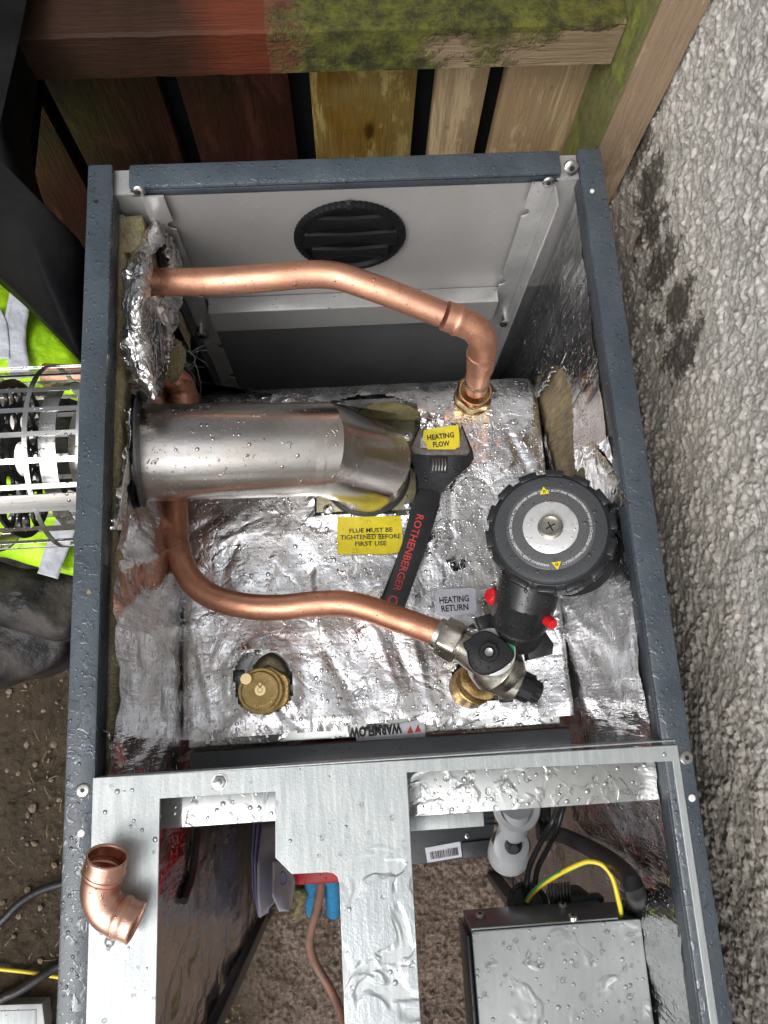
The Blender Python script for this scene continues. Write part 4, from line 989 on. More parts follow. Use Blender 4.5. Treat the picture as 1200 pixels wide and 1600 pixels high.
# loose elbow on the cover sheet
le = thing('copper_elbow', 'loose copper elbow fitting lying on the galvanised sheet at bottom left', 'pipe fitting', tuple(pz(185, 1400, ZS)))
r_ = .0148
cpts = [(168, 1337), (164, 1356), (163, 1360), (161.5, 1365), (160, 1370), (157, 1390), (160, 1407), (168, 1421), (180, 1429), (186, 1431.5), (190, 1433), (194, 1435), (199, 1437), (213, 1443)]
zc = [.030, .026, .0250, .0240, .0230, .0200, .0185, .0178, .0175, .0175, .0175, .0175, .0175, .0175]
rd = [r_+.0005, r_+.0003, r_+.0016, r_+.0017, r_+.0004, r_, r_, r_, r_+.0003, r_+.0012, r_+.0016, r_+.0012, r_+.0003, r_+.0005]
mb = MB().tube([pz(u, v, z) for (u, v), z in zip(cpts, zc)], r_, 44, cap=False, smoothn=3, rad=rd)
o = mb.build('elbow_body', 'copper_bright', le, ang=180)
sm = o.modifiers.new('wall', 'SOLIDIFY'); sm.thickness = .0011; sm.offset = -1
# ---------------------------------------------------------------- brass relief cap (lower left)
bc = thing('brass_stopper', 'round cast brass stopper in a foil cut-out at lower left', 'stopper', tuple(pz(412, 1080, ZT)))
zc_ = -.232
MB().lathe([(.026, -.022), (.026, -.014)], frame(pz(414, 1074, -.262), (0, 0, 1)), 40).build('socket', 'iron', bc)
MB().lathe([(hexr(.0290, 6, .05), 0), (hexr(.0290, 6, .05), .009), (hexr(.0275, 6, .06), .011)], frame(pz(419, 1079, -.256), (0, 0, 1), (1, .5, 0)), 72).build('hex_base', 'brass', bc, ang=25)
cc = pz(406, 1079, zc_)
fc = frame(cc, (-.05, .02, 1), (1, 0, 0))
MB().lathe([(.0245, -.016), (.0245, -.010), (.0262, -.009), (.0262, -.0045), (.0250, -.003), (.0222, -.003), (.0215, -.001), (.0205, -.0003)], fc, 72).build('cap_body', 'brass_cast', bc)
mb = MB()
for k in range(40):          # cast lettering round the edge, too worn to read
    if k in (14, 15, 16): continue
    a = 2*math.pi*k/40; f_ = fc @ Matrix.Rotation(a, 4, 'Z') @ Matrix.Translation((.0176, 0, -.0003)); w1 = random.uniform(.0005, .001)
    mb.box((-.0013, -w1, -.0001), (.0013, w1, .0004))
    n = len(mb.bm.verts)
    for v in list(mb.bm.verts)[-8:]: v.co = f_ @ v.co
mb.build('worn_relief', 'brass', bc)
def arcshape(f_, r0, r1, a0, a1, h, n=30):
    mb = MB(); vs = [Vector((r1*math.cos(a0+(a1-a0)*k/n), r1*math.sin(a0+(a1-a0)*k/n), h)) for k in range(n+1)]+[Vector((r0*math.cos(a1+(a0-a1)*k/n), r0*math.sin(a1+(a0-a1)*k/n), h)) for k in range(n+1)]
    mb.prism([f_ @ v for v in vs], f_.to_3x3() @ Vector((0, 0, -h*.98-.0002))); return mb
emb = arcshape(fc @ Matrix.Translation((.0005, .0005, 0)), .0030, .0062, math.radians(115), math.radians(425), .0008).build('emblem', 'brass_bright', bc)
MB().lathe([(.0024, 0), (.0024, .0009)], fc @ Matrix.Translation((.0005, .0005, 0)), 20).build('emblem', 'brass_bright', bc)
MB().prism([fc @ Vector(p) for p in ((.0005, .0090, .0010), (.0024, .0071, .0010), (.0005, .0052, .0010), (-.0014, .0071, .0010))], (0, 0, -.001)).build('emblem', 'brass_bright', bc)
MB().lathe([(.0066, -.006), (.0068, .0032), (.0062, .004)], frame(pz(385, 1061, zc_+.002), (0, 0, 1)), 36).build('relief_pin', 'brass_bright', bc)
MB().box(pz(368, 1056, -.240), pz(382, 1046, -.236), .001).build('clip', 'plastic', bc)
blob('gasket_scale', [(398, 1050), (404, 1030), (425, 1020), (446, 1036), (448, 1056)], (424, 1040), -.272, .012, 'iron', bc, amp=.0015, nsc=80)
# ---------------------------------------------------------------- pump
pc = pz(860, 824, -.040)
pa = Vector((-.24, .12, 1)).normalized()
ut = (pz(845, 775, -.040)-pz(860, 886, -.040)); 
fp = frame(pc, pa, Vector((ut.y, -ut.x, 0)))       # local y points at the upper warning triangle
pump = thing('circulation_pump', 'round black circulation pump with silver centre disc beside the right foil wall', 'pump', tuple(Vector((pc.x, pc.y, ZT))))
RP = .0600
def notch(a, d, n=14):
    f_ = (a*n/(2*math.pi)) % 1; e = .32
    k = max(0, min(1, (e-abs(f_-.5))/.04)); return d*k
head = MB().lathe([(lambda a: RP-.0035, -.040), (lambda a: RP-.0015, -.034), (lambda a: RP-notch(a, .0006), -.032), (lambda a: RP+.0008-notch(a, .0042), -.0305), (lambda a: RP+.0008-notch(a, .0042), -.0215), (lambda a: RP-.0002-notch(a, .0008), -.0200), (RP-.0005, -.0115), (RP-.0030, -.0075), (RP-.0050, -.0062), (RP-.0064, -.0062)], fp, 448)
head = head.build('head_ring', 'plastic', pump, ang=28)
mb = MB()
for k in range(14):
    a = 2*math.pi*(k+.0)/14; f_ = fp @ Matrix.Rotation(a, 4, 'Z') @ Matrix.Translation((RP-.0012, 0, -.013))
    b0 = len(mb.bm.verts); mb.box((-.0040, -.0088, -.0085), (.0032, .0088, .0068), .0014); mb.bm.verts.ensure_lookup_table()
    for v in mb.bm.verts[b0:]: v.co = f_ @ v.co
mb.build('grip_lugs', 'plastic', head)
MB().lathe([(RP-.0062, -.008), (RP-.0062, -.0052), (RP-.0075, -.0032), (.0422, -.0010), (.0416, -.0012)], fp, 120).build('face', 'plastic_grey', pump)
ring = MB().lathe([(.0416, -.004), (.0416, -.0005), (.0412, -.0003), (.0262, -.0003), (.0262, -.004)], fp, 100).build('warning_ring', 'plastic_mid', pump)
MB().lathe([(.0260, -.003), (.0260, .0004), (.0254, .0007), (.0105, .0007)], fp, 80).build('silver_disc', 'white_disc', pump)
sc_ = MB().lathe([(.0122, .0005), (.0118, .0016), (.0112, .0020), (.0110, .0062), (.0104, .0068), (.0088, .0068), (.0084, .0030), (.002, .0028)], fp, 60).build('vent_plug', 'nickel', pump)
for a_ in (.4, 1.9):
    mb = MB(); f_ = fp @ Matrix.Rotation(a_, 4, 'Z'); mb.box((-.0050, -.0007, .0027), (.0050, .0007, .0032))
    for v in mb.bm.verts: v.co = f_ @ v.co
    mb.build('slot', 'ink', sc_)
def ring_text(txt, r, a0, a1, h, m, parent):
    """letters along an arc, clockwise, tops outward; a0>a1 in degrees"""
    cu = bpy.data.curves.new('t', 'FONT'); cu.body = txt; cu.size = 1; cu.offset = .008; cu.resolution_u = 1
    ob = bpy.data.objects.new('t', cu); COL.objects.link(ob); bpy.context.view_layer.update()
    me = bpy.data.meshes.new_from_object(ob.evaluated_get(bpy.context.evaluated_depsgraph_get())); bpy.data.objects.remove(ob)
    co = np.empty(len(me.vertices)*3); me.vertices.foreach_get('co', co); co = co.reshape(-1, 3); x0, x1 = co[:, 0].min(), co[:, 0].max()
    out = []
    for c in co:
        a = math.radians(a0+(a1-a0)*(c[0]-x0)/(x1-x0)); rr = r+c[1]/.72*h; out.append(fp @ Vector((rr*math.cos(a), rr*math.sin(a), .0001)))
    me.vertices.foreach_set('co', np.array(out).ravel()); me.update(); me.name = 'lettering'; link('lettering', me, m, parent)
ring_text('ACHTUNG! WAARSCHUWING! PAVOJUS! OSTRZE\u017bENIE! V\u00ddSTRAHA! DIKKAT!', .0362, 80, -82, .0026, 'white', ring)
ring_text('WARNING! AVERTISSEMENT! ADVERTENCIA! ATTENZIONE! AVVERTENZA!', .0362, -100, -278, .0026, 'white', ring)
for sg in (1, -1):
    f_ = fp @ Matrix.Translation((0, sg*.0370, .0002)); r3 = .0052
    tri = MB().prism([f_ @ Vector((r3*math.cos(math.radians(a)), sg*r3*math.sin(math.radians(a)), 0)) for a in (90, 210, 330)], (0, 0, -.0004)).build('warning_triangle', 'yellow', ring)
    MB().prism([f_ @ Vector((x, sg*y, .0003)) for x, y in ((-.0011, .0012), (-.0011, -.0016), (-.0005, -.0016), (-.0005, .0006), (.0005, .0006), (.0005, -.0016), (.0011, -.0016), (.0011, .0012))], (0, 0, -.0002)).build('symbol', 'ink', tri)
# housing under the head, sloping to the valve
hb = pc-pa*.042
MB().lathe([(.050, 0), (.050, .012), (.046, .020), (.030, .034)], frame(hb+Vector((.014, -.008, .004)), (.10, -.08, -1)), 72).build('housing', 'plastic', pump)
MB().lathe([(.040, 0), (.042, .05)], frame(hb+Vector((.012, .006, -.012)), (.10, -.05, -1)), 60).build('volute', 'plastic', pump)
vb = pz(800, 1000, -.140)
n0 = pz(822, 936, -.082)
MB().tube([n0+Vector((.006, .020, .004)), n0, n0.lerp(vb, .38), n0.lerp(vb, .40), n0.lerp(vb, .44), n0.lerp(vb, .46), n0.lerp(vb, .80), n0.lerp(vb, .82)], .03, 60, rad=[.0305, .0300, .0296, .0272, .0272, .0290, .0280, .0262]).build('neck', 'plastic', pump)
for q in ([(742, 965), (768, 957), (772, 995), (752, 985)], [(852, 985), (866, 1006), (864, 1022), (826, 1032), (822, 1000)]):
    MB().prism([pz(u, v, -.118) for u, v in q], (0, 0, -.020), .002).build('fin', 'plastic', pump)
def redcap(u, v, z, r, d):
    f_ = frame(pz(u, v, z), d); MB().lathe([(r*.7, -.010), (r*.75, -.006), (lambda a: r*(1+.06*math.cos(a*14)), -.005), (lambda a: r*(1+.06*math.cos(a*14)), .004), (r*.85, .006), (r*.3, .0063)], f_, 112).build('red_cap', 'red', pump)
redcap(771, 932, -.098, .0078, (-.75, .35, .55)); redcap(859, 972, -.066, .0052, (.3, -.5, .8))
# ---------------------------------------------------------------- valve
va = thing('pump_valve', 'nickel valve with black knob below the round pump, ending the lower copper pipe', 'valve', tuple(pz(765, 1060, ZT)))
pd = (pz(740, 1018, -.142)-pz(688, 991, -.149)).normalized()
fa = frame(pz(681, 988, -.1495), pd)
MB().lathe([(.0160, 0), (.0172, .0006), (.0172, .0060), (.0165, .0064)], fa, 60).build('collar', 'nickel', va)
MB().lathe([(hexr(.0215, 6, .06), .0065), (hexr(.0225, 6, .04), .0085), (hexr(.0225, 6, .04), .0265), (hexr(.0215, 6, .06), .0285)], fa @ Matrix.Rotation(.35, 4, 'Z'), 96).build('compression_nut', 'nickel', va, ang=25)
MB().tube([fa @ Vector((0, 0, .026)), fa @ Vector((0, 0, .034)), fa @ Vector((0, 0, .042)), fa @ Vector((0, 0, .055))], .018, 48, rad=[.0165, .0172, .0190, .0210]).build('inlet', 'nickel', va)
kc = pz(762, 1021, -.102)
bcn = pz(775, 1040, -.150)
MB().tube([bcn+Vector((-.016, .012, .012)), bcn+Vector((-.010, .008, .008)), bcn, bcn+Vector((.010, -.008, -.004)), bcn+Vector((.018, -.014, -.008))], .024, 48, smoothn=3, rad=[.021, .0265, .0300, .0260, .0185]).build('body', 'nickel', va)
MB().tube([bcn+Vector((.006, .02, -.012)), bcn+Vector((.012, .036, -.006)), bcn+Vector((.017, .05, .004))], .024, 48, rad=[.0235, .0265, .0275]).build('pump_flange', 'nickel', va)
# indicator and knob
kf = frame(kc, (-.06, .05, 1), (1, 0, 0))
MB().lathe([(.0235, -.034), (.0235, -.0015), (.0225, -.0010), (.002, -.0010)], kf @ Matrix.Translation((.0045, .0015, 0)), 60).build('indicator_seat', 'white_disc', va)
arcshape(kf @ Matrix.Translation((.0045, .0015, -.0010)), .0175, .0222, math.radians(-18), math.radians(52), .0008).build('indicator', 'green', va)
def knob(a): return .0212+.0015*math.cos(3*a+.5)+.0060*math.exp(-((((a-math.radians(155)+math.pi) % (2*math.pi))-math.pi)/.22)**2)+.003*math.exp(-((((a-math.radians(-10)+math.pi) % (2*math.pi))-math.pi)/.3)**2)
kn = MB().lathe([(knob, -.002), (knob, .004), (lambda a: knob(a)-.0015, .0058), (.0145, .0062), (.0125, .0066)], kf, 120).build('knob', 'plastic', va)
MB().lathe([(hexr(.0105, 8, .04), .0060), (hexr(.0102, 8, .04), .0120), (hexr(.0092, 8, .04), .0132), (.0060, .0132), (.0056, .0085)], kf, 96, cap=True).build('knob_hexagon', 'plastic', kn, ang=25)
MB().lathe([(.0040, .008), (.0040, .0125), (.0020, .0120)], kf, 24).build('spindle', 'zinc', kn)
# end cap, lower right
ed = Vector((.80, -.42, -.10)).normalized(); ec = pz(796, 1062, -.155)
MB().lathe([(.0200, -.010), (.0205, .0), (.0205, .0075), (.0190, .0090)], frame(ec, ed), 60).build('end_collar', 'nickel', va)
MB().lathe([(.0160, .008), (.0165, .0105), (hexr(.0168, 8, .05), .0110), (hexr(.0165, 8, .05), .0240), (hexr(.0130, 6, .05), .0250), (hexr(.0128, 6, .05), .0330), (.0105, .0345), (.006, .0345), (.0055, .0300)], frame(ec, ed), 96).build('end_cap', 'plastic', va, ang=25)
# brass tail through the foil
bt = pz(742, 1068, -.245)
MB().lathe([(.0245, -.02), (.0245, .002), (.0235, .003), (.0245, .006), (.0235, .009), (.0245, .012), (.0235, .015), (.0240, .020), (.018, .024)], frame(bt, (.3, .25, 1)), 60).build('brass_tail', 'brass', va)
MB().lathe([(.0300, -.012), (.0300, 0.), (.0262, .001), (.0262, -.012)], frame(pz(742, 1072, -.262), (0, 0, 1)), 60, cap=False).build('gasket', 'rubber', va)
# ---------------------------------------------------------------- adjustable wrench
wr = thing('adjustable_wrench', 'black adjustable wrench with red lettering lying open-jawed on the foil jacket', 'wrench', tuple(pz(680, 780, ZT+.004)))
zw = ZT+.020
def PW(pts, z): return [pz(u, v, z) for u, v in pts]
bodyo = [(640, 702), (637, 712), (641, 722), (652, 737), (657, 752), (657, 764), (650, 790), (686, 790), (688, 770), (697, 757), (735, 727), (741, 716), (739, 703), (722, 662), (719, 672), (717, 694), (700, 705), (668, 705), (659, 696), (660, 676), (657, 661)]
MB().prism(PW(bodyo, zw), (0, 0, -.013), .0018).build('head', 'wrench', wr, ang=30)
MB().prism(PW([(641, 701), (646, 709), (668, 711), (730, 711), (735, 704), (722, 668), (718, 676), (718, 695), (712, 702), (668, 702), (660, 694), (660, 676), (657, 666)], zw+.0024), (0, 0, -.006), .0008).build('jaw', 'jaw', wr)
MB().prism(PW([(671, 712), (700, 712), (699, 739), (671, 739)], zw+.0005), (0, 0, -.003), .0008).build('worm_slot', 'ink', wr)
mb = MB()
for k in range(5):
    u = 675.5+k*4.8; mb.tube([pz(u, 716, zw-.001), pz(u+1.2, 722, zw+.0018), pz(u+1.4, 729, zw+.0018), pz(u+.6, 737, zw-.001)], .0010, 8, smoothn=3)
mb.build('worm_screw', 'zinc', wr)
MB().prism(PW([(652, 762), (684, 766), (689, 772), (687, 790), (668, 850), (634, 945), (625, 962), (596, 952), (597, 930), (628, 850), (650, 780)], zw+.0018), (0, 0, -.018), .0030).build('grip', 'grip', wr, ang=30)
text_px('ROTHENBERGER', (652, 803), (614, 922), 11.5, zw+.0020, 'ink_red', wr, bold=.012)
f_ = frame(pz(614, 938, zw+.0020), (0, 0, 1))
arcshape(f_, .0042, .0058, 0, 6.2, .0004).build('logo', 'ink_red', wr)
# raised foil flap with the yellow flow sticker standing in the jaws
ff = patch('foil_flap', [(658, 641), (658, 665), (660, 690)], [(700, 640), (718, 660), (718, 696)], .305, .315, boi, n=16, mm=20, amp=.002, lift=0) if False else None
zf = zw+.0035
V = []
for j in range(20):
    for i in range(20):
        s_, t = i/19, j/19; u = 657*(1-s_)+719*s_; v = (641+14*s_)*(1-t)+700*t
        if t < .3 and s_ > .6: v = max(v, 652+10*s_)
        q = Vector((s_*3, t*3, 2)); V.append(pz(u, v, ZT+.014+.010*t*(1 if t < .5 else 1)+.0025*(ridge(q)+.5*ridge(q*2.7))*(1 if t < .45 else .25)))
grid_mesh('foil_flap', V, 20, 20, 'foil_crumple', boi, smooth=False, solid=.0003)
zf = ZT+.0262
s4 = MB().prism(PW([(662, 672), (684, 668), (716, 664), (718, 680), (718, 697), (711, 702), (668, 702), (664, 690), (661, 684)], zf), (0, 0, -.0008), .0002).build('flow_sticker', 'label_yellow', boi); s4['label'] = 'crumpled yellow sticker reading HEATING FLOW'
text_px('HEATING', (668, 688), (710, 683), 8.5, zf, 'ink', s4, bold=.035); text_px('FLOW', (677, 699), (703, 696.5), 8.5, zf, 'ink', s4, bold=.035)
# ---------------------------------------------------------------- lower compartment
bh = thing('burner', 'glossy red burner hood low under the galvanised sheet', 'burner', tuple(pz(500, 1370, -.9)))
ha, hb_ = pz(461, 1385, -.45), pz(530, 1386, -.45)
MB().box((ha.x, ha.y, -.66), (.290, -.590, -.45), .006).build('hood', 'red_hood', bh)
MB().box((.2905, -.700, -.62), (.404, -.592, -.478), .004).build('added_red_block', 'red_hood', bh)  # unseen red block, added to give the right foil wall a red reflection
MB().box((ha.x+.012, ha.y+.012, -.90), (.250, -.600, -.66), .004).build('base', 'panel_dark', bh)
for k, (u, w2) in enumerate(((488, 22), (519, 22))):
    p = thing('blue_pipe', ['narrow scuffed blue pipe left of the oil line under the red hood', 'blue pipe right of the oil line under the red hood'][k], 'pipe', tuple(pz(u, 1428, -.78)), 'blue pipes below the burner')
    top = pz(u, 1375, -.60); bot = pz(u+2, 1424, -.74); r = .0125
    MB().tube([top+Vector((0, .02, .05)), top, bot], r, 28).build('pipe_body', 'blue', p)
    MB().tube([bot+Vector((0, 0, .004)), bot+Vector((0, 0, -.004))], r+.0015, 28).build('pipe_rim', 'rubber', p)
ol = thing('oil_line', 'dull old copper oil line snaking down to the rough ground', 'pipe', tuple(pz(500, 1470, -.8)))
MB().tube([pz(502, 1372, -.58), pz(501, 1392, -.60), pz(495, 1420, -.63), pz(487, 1450, -.66), pz(484, 1478, -.69), pz(494, 1508, -.72), pz(516, 1545, -.72), pz(536, 1590, -.70), pz(552, 1640, -.66)], .0068, 20, smoothn=4).build('tube', 'copper_old', ol)
wt = tag(blob('wool_tuft', [(460, 1390), (478, 1388), (480, 1402), (472, 1418), (466, 1434), (456, 1436), (462, 1415)], (469, 1405), -.62, .012, 'wool_bit', amp=.006, nsc=60), 'ragged tuft of dirty glass wool hanging beside the blue pipes', 'insulation tuft')
# folded leaflet hanging against the left wall
lf = thing('leaflet', 'damp bluish-grey folded leaflet hanging between left foil wall and sheet', 'leaflet', tuple(px(420, 1440, .06)))
def page(pts_l, pts_r, xl, xr_, m, name='page', n=8):
    V = []; K = len(pts_l)-1; mm = 18
    for j in range(mm):
        f0_ = j/(mm-1)*K; i = min(int(f0_), K-1); s = f0_-i; l = [pts_l[i][k]*(1-s)+pts_l[i+1][k]*s for k in (0, 1)]; r = [pts_r[i][k]*(1-s)+pts_r[i+1][k]*s for k in (0, 1)]
        for q in range(n):
            t = q/(n-1); V.append(px(l[0]*(1-t)+r[0]*t, l[1]*(1-t)+r[1]*t, xl*(1-t)+xr_*t))
    return grid_mesh(name, V, n, mm, m, lf, solid=.0004)
page([(396, 1284), (393, 1340), (394, 1390), (403, 1432)], [(412, 1284), (406, 1340), (404, 1390), (408, 1434)], .056, .060, 'paper')
page([(402, 1284), (397, 1345), (398, 1395), (405, 1434)], [(424, 1284), (415, 1345), (422, 1395), (420, 1426)], .062, .068, 'paper')
page([(410, 1284), (402, 1350), (402, 1400), (406, 1434)], [(432, 1284), (430, 1345), (432, 1380), (428, 1412)], .068, .082, 'paper_pale')
page([(426, 1345), (426, 1372), (425, 1400), (436, 1424)], [(448, 1340), (461, 1372), (458, 1402), (452, 1424)], .092, .104, 'paper_pale')
fcirc = frame(px(442, 1372, .100), (.85, .1, .5)); arcshape(fcirc, .0085, .0105, 0, 6.2, .0006).build('printed_circle', 'paper_blue', lf)
# strip of dark tape down the left foil wall
MB().tube([px(309, 1296, .0385), px(305, 1330, .0385), px(299, 1372, .038), px(292, 1392, .038), px(287, 1408, .038)], .0046, 8, smoothn=3).build('tape', 'rubber', insL)
# white plastic fitting
wf = thing('plastic_fitting', 'milky white plastic elbow fitting with dark hole hanging under the steel channel', 'pipe fitting', tuple(pz(800, 1330, -.5)))
t0 = pz(808, 1262, -.30)
MB().lathe([(.028, -.010), (.0285, -.002), (.0270, 0), (.0205, 0), (.0190, -.006), (.012, -.0065)], frame(t0, (0, 0, 1)), 60).build('flange', 'milky', wf)
MB().tube([t0+Vector((0, 0, -.004)), pz(801, 1300, -.335), pz(798, 1322, -.36)], .0205, 48, rad=[.0175, .0185, .0215]).build('neck', 'milky', wf)
MB().tube([pz(799, 1316, -.352), pz(797, 1326, -.358), pz(795, 1334, -.372), pz(795, 1336, -.40)], .024, 48, rad=[.0245, .0262, .0265, .0235], cap=False).build('collar', 'milky', wf)
MB().lathe([(.0205, -.004), (.0215, 0), (.0200, .001)], frame(pz(799, 1322, -.325), (-.05, -.2, 1)), 40).build('face', 'milky', wf)
MB().lathe([(.0105, 0), (.0105, .0012), (.010, .0015)], frame(pz(802, 1321, -.3225), (-.05, -.2, 1)), 40).build('hole', 'rubber', wf)
MB().lathe([(.0060, 0), (.0055, .003)], frame(pz(803, 1326, -.3215), (-.05, -.2, 1)), 6).build('insert', 'plastic_mid', wf)
MB().box(pz(748, 1281, -.40), pz(778, 1277, -.405), .001).build('peg', 'plastic', wf)
MB().box(pz(745, 1289, -.40), pz(775, 1286, -.405), .001).build('peg', 'plastic', wf)
# control box
ZB = -.120
cb = thing('control_box', 'grey steel control box with three screws, its lid covered in rain drops, bottom right', 'control box', (.41, -.86, -.2))
x0b, x1b = pz(737, 1452, ZB).x, pz(1001, 1441, ZB).x; ybk = pz(870, 1446, ZB).y
MB().box((x0b+.001, -.93, -.192), (x1b-.001, ybk-.001, ZB-.0005), .0015).build('case', 'box_dark', cb)
lid = MB().box((x0b, -.93, ZB-.002), (x1b, ybk, ZB), .0018).build('lid', 'box_steel', cb)
MB().box((x0b, ybk+.0003, -.188), (x1b-.020, ybk+.0025, ZB-.002), .0006).build('rear_flange', 'box_dark', cb)
MB().box((x0b-.004, -.93, -.196), (x0b-.0005, ybk-.006, ZB-.012), .0010).build('side_cover', 'plastic', cb)
for u, v in ((750, 1434), (895, 1436), (879, 1418)):
    screw('screw', py(u, v, ybk+.0028), (0, .92, .4), .0050, cb, h=.0046)
# black plugs behind the box
pg = thing('cable_plug', 'black round cable plug with ribbed connector behind the control box', 'plug', (.40, -.73, -.25))
MB().lathe([(.021, -.03), (.0215, .0), (.0205, .001), (.0175, .001), (.017, -.002), (.003, -.003)], frame(pz(825, 1412, -.200), (0, .45, 1)), 48).build('socket', 'plastic', pg)
MB().box(pz(862, 1418, -.205)+Vector((0, 0, -.03)), pz(925, 1395, -.190), .006).build('connector', 'plastic', pg)
mb = MB()
for k in range(7): a = pz(860+k*5, 1398-k*.5, -.185); mb.box(a+Vector((-.0009, -.014, -.004)), a+Vector((.0009, .010, .002)), .0004)
mb.build('ribs', 'plastic', pg)
MB().box(pz(905, 1408, -.192)+Vector((0, -.004, -.02)), pz(945, 1400, -.192), .003).build('tail', 'plastic', pg)
c1_ = thing('black_cable', 'left of the twin thin black cables dropping to the plug', 'cable', tuple(pz(824, 1405, -.2)), 'twin black cables'); c2_ = thing('black_cable', 'right of the twin thin black cables dropping behind the plug', 'cable', tuple(pz(838, 1405, -.2)), 'twin black cables')
MB().tube([pz(880, 1240, -.20), pz(872, 1262, -.21), pz(860, 1290, -.22), pz(842, 1322, -.21), pz(828, 1352, -.205), pz(823, 1380, -.200), pz(824, 1414, -.205)], .0030, 14, smoothn=5).build('sheath', 'plastic', c1_)
MB().tube([pz(890, 1240, -.22), pz(880, 1262, -.235), pz(870, 1295, -.24), pz(856, 1325, -.23), pz(842, 1352, -.225), pz(837, 1372, -.22), pz(834, 1412, -.222)], .0030, 14, smoothn=5).build('sheath', 'plastic', c2_)
ew = thing('earth_wire', 'yellow and green striped earth wire looping over the control box', 'wire', tuple(pz(900, 1400, -.15)))
EW = [pz(824, 1408, -.190), pz(832, 1396, -.180), pz(850, 1380, -.160), pz(880, 1362, -.140), pz(905, 1350, -.128), pz(922, 1346, -.122), pz(942, 1352, -.118), pz(957, 1372, -.116), pz(966, 1405, -.118), pz(970, 1425, -.128), pz(970, 1447, -.150)]
MB().tube(EW, .0023, 14, smoothn=6).build('sheath', 'wire_yellow', ew)
MB().tube([p+Vector((-.0009, .0003, -.0004)) for p in EW[:4]], .0020, 10, smoothn=6).build('green_stripe', 'wire_green', ew)
MB().tube([p+Vector((.0010, -.0010, -.0003)) for p in EW[3:]], .00165, 10, smoothn=6).build('green_stripe', 'wire_green', ew)
ho = thing('black_hose', 'thick black hose arching along the right foil wall behind the control box', 'hose', tuple(pz(990, 1400, -.3)))
hx = .478
MB().tube([pz(852, 1245, -.40), pz(850, 1275, -.40), pz(858, 1298, -.40), px(885, 1308, .470), px(915, 1322, hx), px(950, 1342, hx), px(978, 1366, .474), px(992, 1390, .472), pz(994, 1408, -.125), pz(988, 1426, -.150), pz(975, 1440, -.185)], .0088, 26, smoothn=6).build('sheath', 'rubber', ho)
MB().tube([pz(840, 1298, -.40), pz(866, 1299, -.40)], .0125, 26).build('ferrule', 'plastic', ho)
MB().tube([pz(850, 1298, -.36), pz(900, 1292, -.33), pz(950, 1298, -.31)], .002, 8).build('tie', 'plastic', ho) if False else None
# ---------------------------------------------------------------- flue guard outside on the left
fg = thing('flue_guard', 'shiny stainless cage guard round the flue outlet, outside the left side', 'flue guard', (-.05, -.24, -.12))
gc = px(-.0, 0, 0) if False else None
g0 = pz(62, 716, -.118); GR = .0955
gax = Vector((1, 0, 0)); 
def gpt(x, a, r=GR): return Vector((x, g0.y+r*math.cos(a), g0.z+r*math.sin(a)))
mb = MB()
for k in range(24):
    a = 2*math.pi*(k+.35)/24
    hw_ = .0025/GR; x0_, x1_ = -.150, -.004
    if abs(x0_) < 1:
        pts = [gpt(x0_, a-hw_), gpt(x1_, a-hw_), gpt(x1_, a+hw_), gpt(x0_, a+hw_)]
        n_ = gpt(0, a, 1)-gpt(0, a, 0); mb.prism(pts, -n_*.0010)
mb.build('bars', 'steel_bright', fg, ang=20)
def band(x0_, x1_, r, th, m, name='hoop', n=72, a0=0, a1=2*math.pi):
    mb = MB(); full = a1-a0 > 6.28; k_ = n if full else n+1
    R_ = [[mb.bm.verts.new(gpt(x, a0+(a1-a0)*k/n, rr)) for k in range(k_)] for x, rr in ((x0_, r), (x1_, r), (x1_, r-th), (x0_, r-th))]
    for q in range(4):
        A_, B_ = R_[q], R_[(q+1) % 4]
        for k in range(n if full else n): mb.bm.faces.new((A_[k], A_[(k+1) % k_], B_[(k+1) % k_], B_[k]))
    if not full: mb.bm.faces.new([r_[0] for r_ in R_]); mb.bm.faces.new([r_[-1] for r_ in R_])
    return mb.build(name, m, fg)
band(-.0600, -.0555, GR+.0004, .0016, 'steel_bright'); band(-.150, -.128, GR+.0012, .0016, 'steel'); band(-.0100, -.004, GR+.0004, .0016, 'steel_bright')
band(-.052, -.036, .078, .0012, 'steel_bright', 'inner_hoop')
lb_ = band(-.150, -.004, GR+.0010, .0020, 'steel', 'lock_seam', 14, math.radians(130), math.radians(139))
tg = None
def flat_ring(x, cy, cz, r, wd, mb):
    n = 32; a_ = [mb.bm.verts.new((x, g0.y+cy+(r+wd)*math.cos(2*math.pi*k/n), g0.z+cz+(r+wd)*math.sin(2*math.pi*k/n))) for k in range(n)]; b_ = [mb.bm.verts.new((x, g0.y+cy+(r-wd)*math.cos(2*math.pi*k/n), g0.z+cz+(r-wd)*math.sin(2*math.pi*k/n))) for k in range(n)]
    a2_ = [mb.bm.verts.new(v.co+Vector((-.003, 0, 0))) for v in a_]; b2_ = [mb.bm.verts.new(v.co+Vector((-.003, 0, 0))) for v in b_]
    for p, q in ((a_, b_), (b_, b2_), (b2_, a2_), (a2_, a_)):
        for k in range(n): mb.bm.faces.new((p[k], p[(k+1) % n], q[(k+1) % n], q[k]))
mb = MB(); flat_ring(-.100, 0, 0, .080, .004, mb); flat_ring(-.1005, 0, 0, .022, .004, mb); flat_ring(-.1003, 0, 0, .056, .0025, mb)
for k in range(10):
    a = 2*math.pi*k/10; flat_ring(-.1007, .040*math.cos(a), .040*math.sin(a), .0105, .0022, mb)
for k in range(12):
    a = 2*math.pi*(k+.5)/12; flat_ring(-.1009, .068*math.cos(a), .068*math.sin(a), .0105, .0022, mb)
mb.build('end_grille', 'plastic', fg)
MB().tube([(-.034, g0.y, g0.z), (-.004, g0.y, g0.z)], .050, 56).build('flue_outlet', 'steel', fg)
